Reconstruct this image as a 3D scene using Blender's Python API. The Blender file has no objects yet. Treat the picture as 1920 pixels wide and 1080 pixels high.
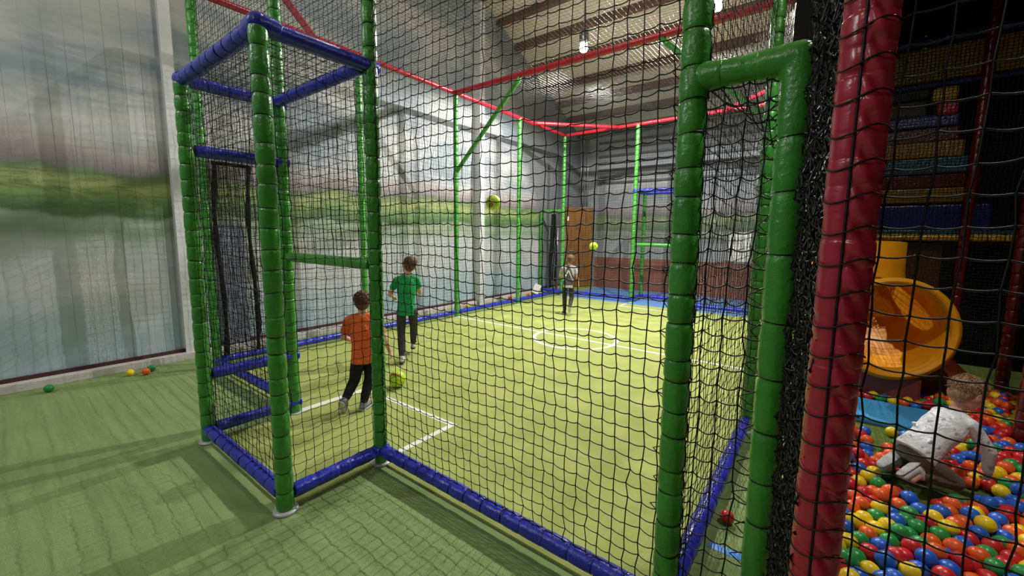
import bpy, bmesh, math, random
import numpy as np
from mathutils import Vector, Matrix, Euler, noise as mnoise

S = bpy.context.scene
COL = S.collection
R = math.radians
rnd = random.Random(7)

# ------------------------------------------------------------------ camera
YAW, PITCH, ROLL = 0.646158, 0.115523, 0.0115945
cam_d = bpy.data.cameras.new('camera')
cam_d.sensor_fit = 'HORIZONTAL'; cam_d.sensor_width = 36.0
cam_d.lens = 36.0 * 764.573 / 1920.0
cam_d.shift_x = -10.417 / 1920.0
cam_d.shift_y = -12.208 / 1920.0
cam_d.clip_start = 0.05; cam_d.clip_end = 100
cam = bpy.data.objects.new('camera', cam_d); COL.objects.link(cam)
fw = Vector((-math.sin(YAW)*math.cos(PITCH), math.cos(YAW)*math.cos(PITCH), -math.sin(PITCH)))
rt = Vector((math.cos(YAW), math.sin(YAW), 0)); up = rt.cross(fw)
r2 = math.cos(ROLL)*rt + math.sin(ROLL)*up; u2 = -math.sin(ROLL)*rt + math.cos(ROLL)*up
M = Matrix((r2, u2, -fw)).transposed().to_4x4(); M.translation = Vector((3.6448, -1.5817, 1.6))
cam.matrix_world = M
S.camera = cam

# ------------------------------------------------------------------ world, exposure
w = bpy.data.worlds.new('world'); S.world = w; w.use_nodes = True
w.node_tree.nodes['Background'].inputs[0].default_value = (0.75, 0.85, 1.0, 1)
w.node_tree.nodes['Background'].inputs[1].default_value = 0.05
S.view_settings.view_transform = 'Standard'; S.view_settings.look = 'None'
S.view_settings.gamma = 1.0; S.view_settings.use_curve_mapping = False
S.view_settings.exposure = 0.9
S.cycles.use_denoising = True
S.cycles.sample_clamp_indirect = 3.0

# hall lamps, the last two added as unseen fill (x, y, z, power, in view?)
LAMP_COL = (1.0, 0.97, 0.92)
LAMPS = [(-0.14, 5.34, 4.86, 400), (2.07, 5.34, 4.9, 600),
         (-1.0, -3.6, 4.6, 62), (2.6, -4.4, 4.8, 10),
         (0.6, 1.7, 6.2, 60), (4.45, 1.05, 4.2, 85)]  # added out of view: fill for the pitch front, spot for the ball pit

# ------------------------------------------------------------------ materials
def lin(c):
    return tuple(((v/255.0)/12.92 if v/255.0 <= 0.04045 else ((v/255.0+0.055)/1.055)**2.4) for v in c)
class NT:
    def __init__(s, name):
        s.m = bpy.data.materials.new(name); s.m.use_nodes = True
        s.t = s.m.node_tree; s.b = s.t.nodes['Principled BSDF']
        s.out = s.t.nodes['Material Output']
    def n(s, kind, **kw):
        nd = s.t.nodes.new(kind)
        for k, v in kw.items():
            if k.startswith('i_'):
                key = k[2:]
                key = int(key) if key.isdigit() else key.replace('_', ' ')
                nd.inputs[key].default_value = v
            else: setattr(nd, k, v)
        return nd
    def l(s, a, b): s.t.links.new(a, b)
    def ramp(s, fac, stops, interp='LINEAR'):
        nd = s.t.nodes.new('ShaderNodeValToRGB'); cr = nd.color_ramp; cr.interpolation = interp
        while len(cr.elements) < len(stops): cr.elements.new(0.5)
        for e, (p, c) in zip(cr.elements, stops):
            e.position = p; e.color = (*c, 1) if len(c) == 3 else c
        if fac is not None: s.l(fac, nd.inputs[0])
        return nd.outputs[0]
    def mix(s, fac, a, b, mode='MIX'):
        nd = s.t.nodes.new('ShaderNodeMix'); nd.data_type = 'RGBA'; nd.blend_type = mode
        for i, v in ((0, fac), (6, a), (7, b)):
            if hasattr(v, 'links'): s.l(v, nd.inputs[i])
            else: nd.inputs[i].default_value = v if i == 0 else ((*v, 1) if len(v) == 3 else v)
        return nd.outputs[2]
    def math(s, op, a, b=0.0, c=None):
        nd = s.t.nodes.new('ShaderNodeMath'); nd.operation = op
        for i, v in enumerate((a, b) if c is None else (a, b, c)):
            if hasattr(v, 'links'): s.l(v, nd.inputs[i])
            else: nd.inputs[i].default_value = v
        return nd.outputs[0]
    def bump(s, h, strength=0.3, dist=0.01):
        nd = s.n('ShaderNodeBump', i_Strength=strength, i_Distance=dist)
        s.l(h, nd.inputs['Height']); s.l(nd.outputs[0], s.b.inputs['Normal'])
    def noise(s, scale, detail=3, rough=0.5, vec=None, dist=0.0):
        nd = s.n('ShaderNodeTexNoise', i_Scale=scale, i_Detail=detail, i_Roughness=rough, i_Distortion=dist)
        if vec is not None: s.l(vec, nd.inputs['Vector'])
        return nd.outputs[0]
    def coord(s, scale=(1, 1, 1), kind='Object', loc=(0, 0, 0)):
        tc = s.n('ShaderNodeTexCoord'); mp = s.n('ShaderNodeMapping')
        mp.inputs['Scale'].default_value = scale; mp.inputs['Location'].default_value = loc
        s.l(tc.outputs[kind], mp.inputs[0]); return mp.outputs[0]
def simple(name, rgb, rough=0.5, metal=0.0, var=0.12, nscale=12, bump=0.0, bscale=40, spec=0.5, coat=0.0, emit=None, es=1.0):
    k = NT(name); c = lin(rgb); v = k.coord()
    n = k.noise(nscale, 3, 0.6, v)
    k.l(k.ramp(n, [(0.3, tuple(x*(1-var) for x in c)), (0.7, tuple(min(1, x*(1+var)) for x in c))]), k.b.inputs['Base Color'])
    k.b.inputs['Roughness'].default_value = rough; k.b.inputs['Metallic'].default_value = metal
    k.b.inputs['Specular IOR Level'].default_value = spec
    if coat: k.b.inputs['Coat Weight'].default_value = coat; k.b.inputs['Coat Roughness'].default_value = 0.15
    if bump: k.bump(k.noise(bscale, 3, 0.6, v), bump, 0.01)
    if emit:
        k.b.inputs['Emission Color'].default_value = (*lin(emit), 1); k.b.inputs['Emission Strength'].default_value = es
    return k.m
def vinyl(name, rgb, bump=0.35):
    k = NT(name); c = lin(rgb); v = k.coord()
    n = k.noise(9, 3, 0.6, v)
    k.l(k.ramp(n, [(0.3, tuple(x*0.85 for x in c)), (0.7, tuple(min(1, x*1.12) for x in c))]), k.b.inputs['Base Color'])
    k.b.inputs['Roughness'].default_value = 0.25; k.b.inputs['Specular IOR Level'].default_value = 0.6
    k.bump(k.noise(38, 4, 0.55, v, 0.6), bump, 0.012)
    return k.m
def fabric(name, rgb, var=0.12):
    k = NT(name); c = lin(rgb); v = k.coord()
    n = k.noise(60, 3, 0.6, v)
    k.l(k.ramp(n, [(0.3, tuple(x*(1-var) for x in c)), (0.7, tuple(min(1, x*(1+var)) for x in c))]), k.b.inputs['Base Color'])
    k.b.inputs['Roughness'].default_value = 0.85; k.b.inputs['Specular IOR Level'].default_value = 0.2
    k.bump(k.noise(11, 3, 0.5, v, 0.5), 0.6, 0.03)
    return k.m

M_GREEN = vinyl('green_vinyl', (70, 152, 58))
M_BLUE = vinyl('blue_vinyl', (42, 52, 186))
M_RED = vinyl('red_vinyl', (196, 36, 56))
M_REDP = vinyl('crimson_vinyl', (176, 34, 62), 0.12)
M_YEL = vinyl('yellow_vinyl', (226, 176, 40))
M_TBLUE = vinyl('tower_blue_shaded', (14, 46, 140))  # darkened blue, the tower's shade is put into the colour
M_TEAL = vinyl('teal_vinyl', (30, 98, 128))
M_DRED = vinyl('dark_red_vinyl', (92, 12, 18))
M_CORD = simple('black_cord', (14, 14, 16), 0.5, var=0.3, nscale=200, spec=0.4)
M_STEEL = simple('grey_steel', (165, 165, 170), 0.4, 0.6)
M_WHITE = simple('white_paint', (214, 214, 218), 0.5, var=0.05, bump=0.1)
M_BLACKCLOTH = simple('black_cloth', (24, 22, 24), 0.9, var=0.4, nscale=5, bump=0.5, bscale=12, spec=0.2)
M_PAPER = simple('white_paper', (235, 232, 226), 0.7, var=0.02)

# ---- mural
def mural(name, axis, hill, dark=False):
    k = NT(name)
    tc = k.n('ShaderNodeTexCoord'); sp = k.n('ShaderNodeSeparateXYZ'); k.l(tc.outputs['Object'], sp.inputs[0])
    u = sp.outputs[axis]; z = sp.outputs[2]
    o = tc.outputs['Object']
    def ns(sc, detail, rough, dist=0.0):
        mp = k.n('ShaderNodeMapping'); mp.inputs['Scale'].default_value = sc; k.l(o, mp.inputs[0])
        return k.noise(1.0, detail, rough, mp.outputs[0], dist)
    wob = ns((0.9, 0.9, 0.7), 4, 0.55)
    zz = k.math('ADD', z, k.math('MULTIPLY', k.math('SUBTRACT', wob, 0.5), 0.55))
    zn = k.math('DIVIDE', zz, 7.0)
    H = hill
    st = [(0.0, lin((146, 178, 200))), (0.07, lin((158, 184, 202))), (0.14, lin((192, 188, 194))), (0.185, lin((176, 180, 184))),
          (H-.058, lin((168, 176, 168))), (H-.036, lin((122, 144, 112))), (H-.017, lin((152, 164, 140))), (H-.010, lin((58, 92, 38))), (H+.010, lin((98, 136, 60))), (H+.034, lin((164, 172, 98))),
          (H+.050, lin((84, 108, 56))), (H+.058, lin((128, 114, 120))), (H+.085, lin((172, 158, 158))), (H+.115, lin((186, 188, 194))), (0.62, lin((176, 182, 190)))]
    base = k.ramp(zn, st)
    # cloud cover over the sky and soft reflections in the lake
    cl = ns((0.55, 0.55, 1.5), 6, 0.62, 0.4)
    cloud = k.ramp(cl, [(0.30, lin((112, 124, 134))), (0.44, lin((138, 150, 160))), (0.53, lin((178, 180, 180))), (0.66, lin((206, 202, 204))), (0.8, lin((150, 162, 180)))])
    skyf = k.ramp(zn, [(H+.075, (0, 0, 0)), (H+.13, (1, 1, 1))])
    c1 = k.mix(k.math('MULTIPLY', skyf, 0.93), base, cloud)
    rf = ns((1.6, 1.6, 0.5), 5, 0.65, 0.6)
    refl = k.ramp(rf, [(0.3, lin((134, 158, 168))), (0.5, lin((176, 186, 188))), (0.65, lin((206, 204, 200)))])
    wf = k.ramp(zn, [(H-.075, (0.45,)*3), (H-.045, (0.12,)*3)])
    c2 = k.mix(wf, c1, refl)
    # brushed green clumps
    gr = ns((2.2, 2.2, 9.0), 5, 0.7, 1.0)
    gm = k.ramp(gr, [(0.46, (0, 0, 0)), (0.62, (1, 1, 1))])
    gz = k.ramp(zn, [(H-.016, (0, 0, 0)), (H-.006, (1, 1, 1)), (H+.04, (1, 1, 1)), (H+.055, (0, 0, 0))])
    c3 = k.mix(k.math('MULTIPLY', k.math('MULTIPLY', gm, gz), 0.7), c2, lin((70, 100, 48)))
    if dark:
        # painted grey rock arch towards the far corner
        d = k.math('SUBTRACT', u, 6.55)
        e = k.math('SUBTRACT', k.math('MULTIPLY', k.math('SUBTRACT', z, 4.6), -0.42), d)
        am = k.ramp(k.math('ADD', k.math('ADD', k.math('MULTIPLY', e, -0.9), 0.5), k.math('MULTIPLY', k.math('SUBTRACT', wob, 0.5), 1.2)), [(0.36, (0, 0, 0)), (0.7, (0.85,)*3)])
        c3 = k.mix(am, c3, k.mix(ns((1.5, 1.5, 1.5), 5, 0.6), lin((92, 98, 102)), lin((132, 134, 138))))
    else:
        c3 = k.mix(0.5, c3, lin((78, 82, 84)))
    # vertical board joints
    pj = k.math('FRACT', k.math('MULTIPLY', u, 1/0.145))
    gate = ns((0.9, 0.9, 0.45), 2, 0.5)
    j = k.math('LESS_THAN', pj, 0.035)
    jm = k.math('MULTIPLY', j, k.ramp(gate, [(0.4, (0.25,)*3), (0.58, (1,)*3)]))
    c4 = k.mix(k.math('MULTIPLY', jm, 0.6), c3, lin((70, 74, 84)))
    k.l(c4, k.b.inputs['Base Color'])
    k.b.inputs['Roughness'].default_value = 0.62
    k.bump(k.math('SUBTRACT', k.noise(90, 3, 0.6, o), k.math('MULTIPLY', j, 0.7)), 0.25, 0.006)
    return k.m
M_MURAL_L = mural('mural_left', 1, 0.265, True)
M_MURAL_B = mural('mural_back', 0, 0.262)

def turf(name, a, b, streak=(3, 3, 1)):
    k = NT(name); v = k.coord(); vs = k.coord(streak)
    n = k.noise(170, 4, 0.7, v); n2 = k.noise(1.0, 4, 0.6, vs)
    f = k.math('ADD', k.math('MULTIPLY', n, 0.55), k.math('MULTIPLY', n2, 0.45))
    k.l(k.ramp(f, [(0.36, lin(a)), (0.62, lin(b))]), k.b.inputs['Base Color'])
    k.b.inputs['Roughness'].default_value = 0.9; k.b.inputs['Specular IOR Level'].default_value = 0.15
    k.bump(n, 0.7, 0.008)
    return k.m
M_PITCH = turf('pitch_turf', (150, 164, 88), (186, 194, 116))
M_CARPET = turf('floor_carpet', (122, 146, 92), (152, 172, 114), (1.2, 14, 1))

# ------------------------------------------------------------------ mesh helpers
def raw(name, V, F, mat, parent=None, smooth=True):
    """V (n,3) array, F (m,k) array of faces with the same corner count."""
    V = np.ascontiguousarray(V, dtype=np.float32); F = np.ascontiguousarray(F, dtype=np.int32)
    me = bpy.data.meshes.new(name)
    me.vertices.add(len(V)); me.vertices.foreach_set('co', V.ravel())
    k = F.shape[1]
    me.loops.add(F.size); me.loops.foreach_set('vertex_index', F.ravel())
    me.polygons.add(len(F)); me.polygons.foreach_set('loop_start', np.arange(0, F.size, k, dtype=np.int32))
    me.polygons.foreach_set('use_smooth', np.full(len(F), smooth))
    me.update(calc_edges=True)
    me.materials.append(mat)
    o = bpy.data.objects.new(name, me); COL.objects.link(o)
    if parent is not None: o.parent = parent
    return o
def link(name, me, mat, parent=None):
    if mat is not None and not me.materials: me.materials.append(mat)
    o = bpy.data.objects.new(name, me); COL.objects.link(o)
    if parent is not None: o.parent = parent
    return o
def frombm(name, bm, mat, parent=None, smooth=True):
    me = bpy.data.meshes.new(name); bmesh.ops.recalc_face_normals(bm, faces=bm.faces); bm.to_mesh(me); bm.free()
    if smooth:
        for p in me.polygons: p.use_smooth = True
    return link(name, me, mat, parent)
def empty(name, loc=(0, 0, 0), rz=0.0):
    o = bpy.data.objects.new(name, None); COL.objects.link(o); o.location = loc; o.rotation_euler = (0, 0, rz)
    o.empty_display_size = 0.1
    return o
def tag(o, label, cat, group=None, kind=None):
    o['label'] = label; o['category'] = cat
    if group: o['group'] = group
    if kind: o['kind'] = kind
    return o
def struct(o): o['kind'] = 'structure'; return o
def box_bm(bm, lo, hi, bev=0.0, mat=None):
    lo = Vector(lo); hi = Vector(hi)
    r = bmesh.ops.create_cube(bm, size=1.0)
    vs = r['verts']
    for v in vs: v.co = Vector(((v.co.x+.5)*(hi.x-lo.x)+lo.x, (v.co.y+.5)*(hi.y-lo.y)+lo.y, (v.co.z+.5)*(hi.z-lo.z)+lo.z))
    if bev:
        es = list({e for v in vs for e in v.link_edges})
        bmesh.ops.bevel(bm, geom=es, offset=bev, segments=2, affect='EDGES', profile=0.6)
def box(name, lo, hi, mat, parent=None, bev=0.0, smooth=False):
    bm = bmesh.new(); box_bm(bm, lo, hi, bev); return frombm(name, bm, mat, parent, smooth)

def frame_of(d):
    d = d.normalized()
    a = Vector((0, 0, 1)) if abs(d.z) < 0.9 else Vector((1, 0, 0))
    x = a.cross(d).normalized(); return x, d.cross(x).normalized()
class Acc:
    """collects quads into one mesh"""
    def __init__(s): s.V = []; s.F = []; s.n = 0
    def rings(s, rings, closed_caps=True):
        k = len(rings[0]); base = s.n
        for r in rings: s.V.append(np.asarray(r, dtype=float)); s.n += k
        for i in range(len(rings)-1):
            a = base+i*k+np.arange(k); b = base+i*k+(np.arange(k)+1) % k
            s.F.append(np.stack([a, b, b+k, a+k], 1))
        if closed_caps:
            for idx, flip in ((0, True), (len(rings)-1, False)):
                c = np.asarray(rings[idx]).mean(0); s.V.append(c[None]); ci = s.n; s.n += 1
                a = base+idx*k+np.arange(0, k); b = base+idx*k+(np.arange(0, k)+1) % k
                q = np.stack([a, b, np.full(k, ci), np.full(k, ci)], 1)
                s.F.append(q if not flip else q[:, ::-1])
    def tube(s, pts, r, k=6, caps=True):
        pts = [Vector(p) for p in pts]; rr = r if isinstance(r, (list, tuple)) else [r]*len(pts)
        rings = []; px = None
        for i, p in enumerate(pts):
            d = (pts[min(i+1, len(pts)-1)]-pts[max(i-1, 0)])
            x, y = frame_of(d)
            if px is not None:
                x = (px-d.normalized()*px.dot(d.normalized())).normalized(); y = d.normalized().cross(x)
            px = x
            rings.append([p+(x*math.cos(t)+y*math.sin(t))*rr[i] for t in [2*math.pi*j/k for j in range(k)]])
        s.rings([np.array(q) for q in rings], caps)
    def ring(s, c, d, r, cr, n=20, k=5, wob=0.0, seed=0):
        c = Vector(c); x, y = frame_of(Vector(d)); rg = random.Random(seed); rings = []
        dd = Vector(d).normalized(); ph = rg.random()*6.28
        for j in range(n+1):
            t = 2*math.pi*j/n
            e = x*math.cos(t)+y*math.sin(t)
            q = c+e*r+dd*wob*math.sin(t+ph)
            rings.append(np.array([q+(e*math.cos(a)+dd*math.sin(a))*cr for a in [2*math.pi*m/k for m in range(k)]]))
        s.rings(rings, False)
    def build(s, name, mat, parent=None, smooth=True):
        V = np.concatenate(s.V); F = np.concatenate(s.F)
        # degenerate cap quads -> go through from_pydata
        me = bpy.data.meshes.new(name)
        fl = [tuple(dict.fromkeys(f)) for f in F.tolist()]
        me.from_pydata(V.tolist(), [], fl); me.update()
        me.polygons.foreach_set('use_smooth', np.full(len(me.polygons), smooth))
        return link(name, me, mat, parent)

def pad_tube(name, p, q, r, mat, parent, seg=0.115, dip=0.16, side=None, lace=True, k=20, seed=0, cord_r=0.0022, zig=True):
    """foam sleeve pinched by cord ties; returns the sleeve (its lacing is a child)"""
    p = Vector(p); q = Vector(q); L = (q-p).length; d = (q-p)/L; x, y = frame_of(d)
    if side is not None:
        s_ = Vector(side); x = (s_-d*s_.dot(d)).normalized(); y = d.cross(x)
    rg = random.Random(seed*13+5)
    n = max(1, round(L/seg)); cuts = [0.0]
    for i in range(1, n): cuts.append((i+rg.uniform(-.16, .16))/n)
    cuts.append(1.0)
    A = Acc(); rings = []; ties = []
    prof = [(0.0, -1.0), (0.05, -0.45), (0.14, -0.12), (0.32, 0.1), (0.5, 0.14), (0.68, 0.1), (0.86, -0.12), (0.95, -0.45)]
    off = Vector((rg.random()*50, rg.random()*50, rg.random()*50))
    for i in range(n):
        a, b = cuts[i], cuts[i+1]; dp = dip*rg.uniform(0.75, 1.15); ld = r*rg.uniform(.985, 1.02)
        pull = rg.uniform(0, 6.28)
        for (t, h) in prof:
            if i == 0 and t == 0: h = -0.3
            c = p+d*L*(a+(b-a)*t)
            rad = ld*(1+(dp*h if h < 0 else 0.25*dp*h))
            ring = []
            for j in range(k):
                th = 2*math.pi*j/k
                e = x*math.cos(th)+y*math.sin(th)
                nz = mnoise.noise((c+e*r)*22+off)*0.035+mnoise.noise((c+e*r)*55+off)*0.015
                pk = 0.05*max(0, math.cos(th-pull))**6*(1 if h < 0 else 0)
                ring.append(c+e*rad*(1+nz-pk))
            rings.append(np.array(ring))
        if i > 0: ties.append(p+d*L*a)
    rings.append(np.array([p+d*L+(x*math.cos(2*math.pi*j/k)+y*math.sin(2*math.pi*j/k))*r*0.93 for j in range(k)]))
    A.rings(rings)
    o = A.build(name, mat, parent)
    if lace and ties:
        B = Acc(); run = []
        for i, t in enumerate(ties):
            for jj in range(15):
                th = 2*math.pi*jj/14; e = x*math.cos(th)+y*math.sin(th)
                run.append(t+e*r*(1-dip*0.62)+d*(0.004*math.sin(th+seed+i)+0.0022*(jj-7)/7))
            run.append(t+x*r*1.04+d*0.004)
            if i+1 < len(ties): run.append(t.lerp(ties[i+1], 0.5)+x*r*1.05)
        B.tube(run, cord_r, 5)
        if zig:
            pts = []
            m = int(L/0.03)
            for i in range(m+1):
                pts.append(p+d*(L*i/m)+x*(r*(1.03 if i % 2 else 0.94))+y*(0.012 if i % 2 else -0.012)*rg.uniform(.5, 1.4))
            B.tube(pts, cord_r*0.85, 4)
        B.build('lacing', M_CORD, o)
    return o
def corner_sleeve(name, c, dirs, r, mat, parent, length=0.1):
    """puffy cover over a joint: fused by voxel remesh into one skin"""
    bm = bmesh.new(); c = Vector(c)
    bmesh.ops.create_uvsphere(bm, u_segments=20, v_segments=14, radius=r*1.1, matrix=Matrix.Translation(c))
    for d in dirs:
        d = Vector(d).normalized()
        rot = d.to_track_quat('Z', 'Y').to_matrix().to_4x4()
        bmesh.ops.create_cone(bm, cap_ends=True, segments=20, radius1=r*1.1, radius2=r*1.0, depth=length, matrix=Matrix.Translation(c+d*length/2) @ rot)
    o = frombm(name, bm, mat, parent)
    m = o.modifiers.new('fuse', 'REMESH'); m.mode = 'VOXEL'; m.voxel_size = 0.006; m.use_smooth_shade = True
    m = o.modifiers.new('soft', 'SMOOTH'); m.iterations = 4
    return o
def smooth_tube(name, p, q, r, mat, parent, k=14, seed=0):
    p = Vector(p); q = Vector(q); n = max(2, int((q-p).length/0.12)); rg = random.Random(seed)
    A = Acc(); A.tube([p.lerp(q, i/n) for i in range(n+1)], [r*rg.uniform(.97, 1.03) for _ in range(n+1)], k)
    return A.build(name, mat, parent)

def net(name, P, U, V, w, h, parent, cell=0.06, r=0.0020, sides=3, seg=1, sag=0.006, jit=0.003, billow=0.02, knots=True, seed=1, drift=0.0, label=None):
    """knotted square netting: every cord is a real tube"""
    rs = np.random.RandomState(seed)
    P = np.array(P, float); U = np.array(U, float); U /= np.linalg.norm(U); V = np.array(V, float); V /= np.linalg.norm(V)
    N = np.cross(U, V)
    nu = max(1, round(w/cell)); nv = max(1, round(h/cell))
    a = np.linspace(0, w, nu+1); b = np.linspace(0, h, nv+1)
    A, B = np.meshgrid(a, b, indexing='ij')
    ph = rs.rand(8)*6.28
    env = np.sin(np.pi*A/w)*np.sin(np.pi*np.clip(B/h, 0, 1))
    ou = drift*np.sin(B*1.3+ph[0])*np.sin(np.pi*A/w)+rs.randn(*A.shape)*jit+0.006*np.sin(B*5+A*3+ph[6])
    ov = rs.randn(*A.shape)*jit+0.010*np.sin(A*4.2+ph[1])*np.sin(B*2.1+ph[2])
    on = billow*env*np.sin(A*1.7+ph[3])*np.cos(B*1.1+ph[4])+rs.randn(*A.shape)*jit
    ed = (np.arange(nu+1) == 0) | (np.arange(nu+1) == nu)
    ou[ed] *= 0.15
    G = P+(A+ou)[..., None]*U+(B+ov)[..., None]*V+on[..., None]*N
    down = np.array([0, 0, -1.0]) if abs(V[2]) > .5 or abs(U[2]) > .5 else np.array([0, 0, -1.0])
    SA = []; SB = []
    # V-direction cords
    SA.append(G[:, :-1].reshape(-1, 3)); SB.append(G[:, 1:].reshape(-1, 3))
    a0 = G[:-1].reshape(-1, 3); b0 = G[1:].reshape(-1, 3)
    if seg == 1: SA.append(a0); SB.append(b0)
    else:
        sg = sag*(0.6+0.8*rs.rand(len(a0)))[:, None]
        prev = a0
        for i in range(1, seg+1):
            t = i/seg
            cur = a0*(1-t)+b0*t+down*sg*4*t*(1-t) if i < seg else b0
            SA.append(prev); SB.append(cur); prev = cur
    SA = np.concatenate(SA); SB = np.concatenate(SB); D = SB-SA
    L = np.linalg.norm(D, axis=1, keepdims=True)+1e-9; D /= L
    ref = np.where(np.abs(D[:, 2:3]) < 0.9, np.array([[0, 0, 1.0]]), np.array([[1.0, 0, 0]]))
    X = np.cross(ref, D); X /= np.linalg.norm(X, axis=1, keepdims=True); Y = np.cross(D, X)
    m = len(SA); k = sides
    th = np.arange(k)*2*np.pi/k
    ring = (X[:, None]*np.cos(th)[None, :, None]+Y[:, None]*np.sin(th)[None, :, None])*r
    VV = np.concatenate([SA[:, None]+ring, SB[:, None]+ring], 1).reshape(-1, 3)
    base = np.arange(m)[:, None]*2*k; i = np.arange(k)[None]; j = (i+1) % k
    F = np.stack([base+i, base+j, base+k+j, base+k+i], 2).reshape(-1, 4)
    if knots:
        g = G.reshape(-1, 3); kr = r*2.2
        o6 = np.array([[1, 0, 0], [0, 1, 0], [-1, 0, 0], [0, -1, 0], [0, 0, 1], [0, 0, -1]])*kr
        o6 = o6@np.stack([U, N, V])
        KV = (g[:, None]+o6[None]).reshape(-1, 3); nb = len(VV)+np.arange(len(g))[:, None]*6
        q = np.array([[4, 0, 5, 1], [4, 1, 5, 2], [4, 2, 5, 3], [4, 3, 5, 0]])
        KF = (nb[:, None]+q[None]).reshape(-1, 4)
        VV = np.concatenate([VV, KV]); F = np.concatenate([F, KF])
    o = raw(name, VV, F, M_CORD, parent)
    return o

# ------------------------------------------------------------------ dimensions read from the hall
W0, D0 = 1.275, 0.634            # goal recess width, depth
XL, XE, YE = -1.929, 3.224, 7.76   # court left, right, far side
H1, H2, H3, H0, HT = 2.63, 1.389, 2.163, 0.525, 4.122
XW = -2.70                       # mural wall
YB = 10.0
def roof_z(y): return 4.6+0.45*(YB-y) if y > 1.0 else 8.65-0.45*(1.0-y)
RZ = 0.10; PR = 0.046

# ------------------------------------------------------------------ the hall
struct(box('floor', (-2.9, -6.2, -0.1), (9.2, 10.2, 0.0), M_CARPET))
def prism(name, pts, axis, a, b, mat):
    """polygon pts (in the two other axes) extruded from a to b along axis"""
    bm = bmesh.new()
    def mk(p, c): return (c, p[0], p[1]) if axis == 0 else (p[0], c, p[1])
    v0 = [bm.verts.new(mk(p, a)) for p in pts]; v1 = [bm.verts.new(mk(p, b)) for p in pts]
    bm.faces.new(v0); bm.faces.new(v1[::-1]); n = len(pts)
    for i in range(n): bm.faces.new((v0[i], v0[(i+1) % n], v1[(i+1) % n], v1[i]))
    return frombm(name, bm, mat, None, False)
gable = [(-6.1, 0), (YB, 0), (YB, roof_z(YB)), (1.0, roof_z(1.001)), (-6.1, roof_z(-6.1))]
struct(prism('wall_left', gable, 0, XW-0.1, XW, M_MURAL_L))
M_WALLDK = simple('dark_hall_wall', (58, 58, 64), 0.8, nscale=2)
struct(prism('wall_right', gable, 0, 9.0, 9.1, M_WALLDK))
struct(box('wall_back', (XW, YB, 0), (9.0, YB+0.1, roof_z(YB)), M_MURAL_B))
struct(box('wall_front', (XW, -6.2, 0), (9.0, -6.1, roof_z(-6.1)), simple('front_wall_paint', (120, 124, 132), 0.8, nscale=2)))
M_ROOF = simple('ceiling_panel', (218, 210, 194), 0.75, var=0.06, nscale=2, bump=0.2, bscale=14)
def slab(name, y0, z0, y1, z1, t, mat):
    return prism(name, [(y0, z0), (y1, z1), (y1, z1+t), (y0, z0+t)], 0, XW-0.1, 9.1, mat)
struct(slab('ceiling', 1.0, roof_z(1.001), YB+0.1, roof_z(YB+0.1), 0.1, M_ROOF))
struct(slab('ceiling', -6.2, roof_z(-6.2), 1.0, roof_z(1.001), 0.1, M_ROOF))
M_TIMBER = simple('stained_timber', (98, 72, 56), 0.7, var=0.25, nscale=6, bump=0.2)
slope = math.atan(0.45)
beams = []
for i, y in enumerate([9.75, 9.15, 8.55, 7.95, 7.3, 6.65, 6.0, 5.4, 4.75, 4.1, 3.4, 2.7, 2.0]):
    z = roof_z(y)
    bm = bmesh.new(); box_bm(bm, (XW+0.04, -0.045, -0.17), (9.0, 0.045, 0.02), 0.004)
    bmesh.ops.rotate(bm, verts=bm.verts, cent=(0, 0, 0), matrix=Matrix.Rotation(-slope, 3, 'X'))
    bmesh.ops.translate(bm, verts=bm.verts, vec=(0, y, z))
    struct(frombm('trim_%d' % (i+1), bm, M_TIMBER, None, False))
# steel columns on the mural wall
def column(n, y, dx, wd):
    bm = bmesh.new()
    box_bm(bm, (XW, y-wd/2, 0.0), (XW+0.012, y+wd/2, 6.4), 0)
    box_bm(bm, (XW+dx-0.014, y-wd/2, 0.0), (XW+dx, y+wd/2, 6.4), 0.003)
    box_bm(bm, (XW+0.012, y-0.03, 0.0), (XW+dx-0.014, y+0.03, 6.4), 0)
    return struct(frombm(n, bm, M_WHITE, None, False))
column('trim_20', -0.06, 0.08, 0.11)
column('trim_21', 5.22, 0.22, 0.15)
# kerb along the mural wall and its dark joint
M_KERB = simple('pale_kerb', (206, 200, 198), 0.6, var=0.08, nscale=5, bump=0.15)
bm = bmesh.new(); box_bm(bm, (XW, -6.1, 0), (XW+0.13, YB, 0.085), 0.006); struct(frombm('baseboard_left', bm, M_KERB, None, False))
struct(box('trim_22', (XW, -6.1, 0.086), (XW+0.03, YB, 0.125), simple('dark_joint', (70, 36, 36), 0.7)))
# brown dado, frieze rails and frame on the far wall
M_DADO = simple('brown_panel', (132, 84, 66), 0.6, var=0.15, nscale=3, bump=0.1)
struct(box('baseboard_back', (-2.08, YB-0.03, 0.0), (8.9, YB, 0.93), M_DADO))
bm = bmesh.new()
for z in (3.12, 3.3, 3.5, 3.7, 3.9, 4.1, 4.3): box_bm(bm, (-2.05, YB-0.05, z), (8.9, YB, z+0.06), 0.008)
struct(frombm('trim_23', bm, simple('dark_slats', (78, 80, 86), 0.6), None, False))
bm = bmesh.new()
for x in (-2.62, -2.5, -2.4): 
    A_ = Acc()
    bmesh.ops.create_cone(bm, cap_ends=True, segments=12, radius1=0.028, radius2=0.028, depth=2.0, matrix=Matrix.Translation((x, YB-0.04, 3.5)))
box_bm(bm, (-2.66, YB-0.02, 3.0), (-2.36, YB, 3.04)); box_bm(bm, (-2.66, YB-0.02, 4.0), (-2.36, YB, 4.04))
struct(frombm('trim_24', bm, M_STEEL, None, True))
struct(box('trim_25', (-2.12, YB-0.04, 0.0), (-2.08, YB, 4.4), M_STEEL))
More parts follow.
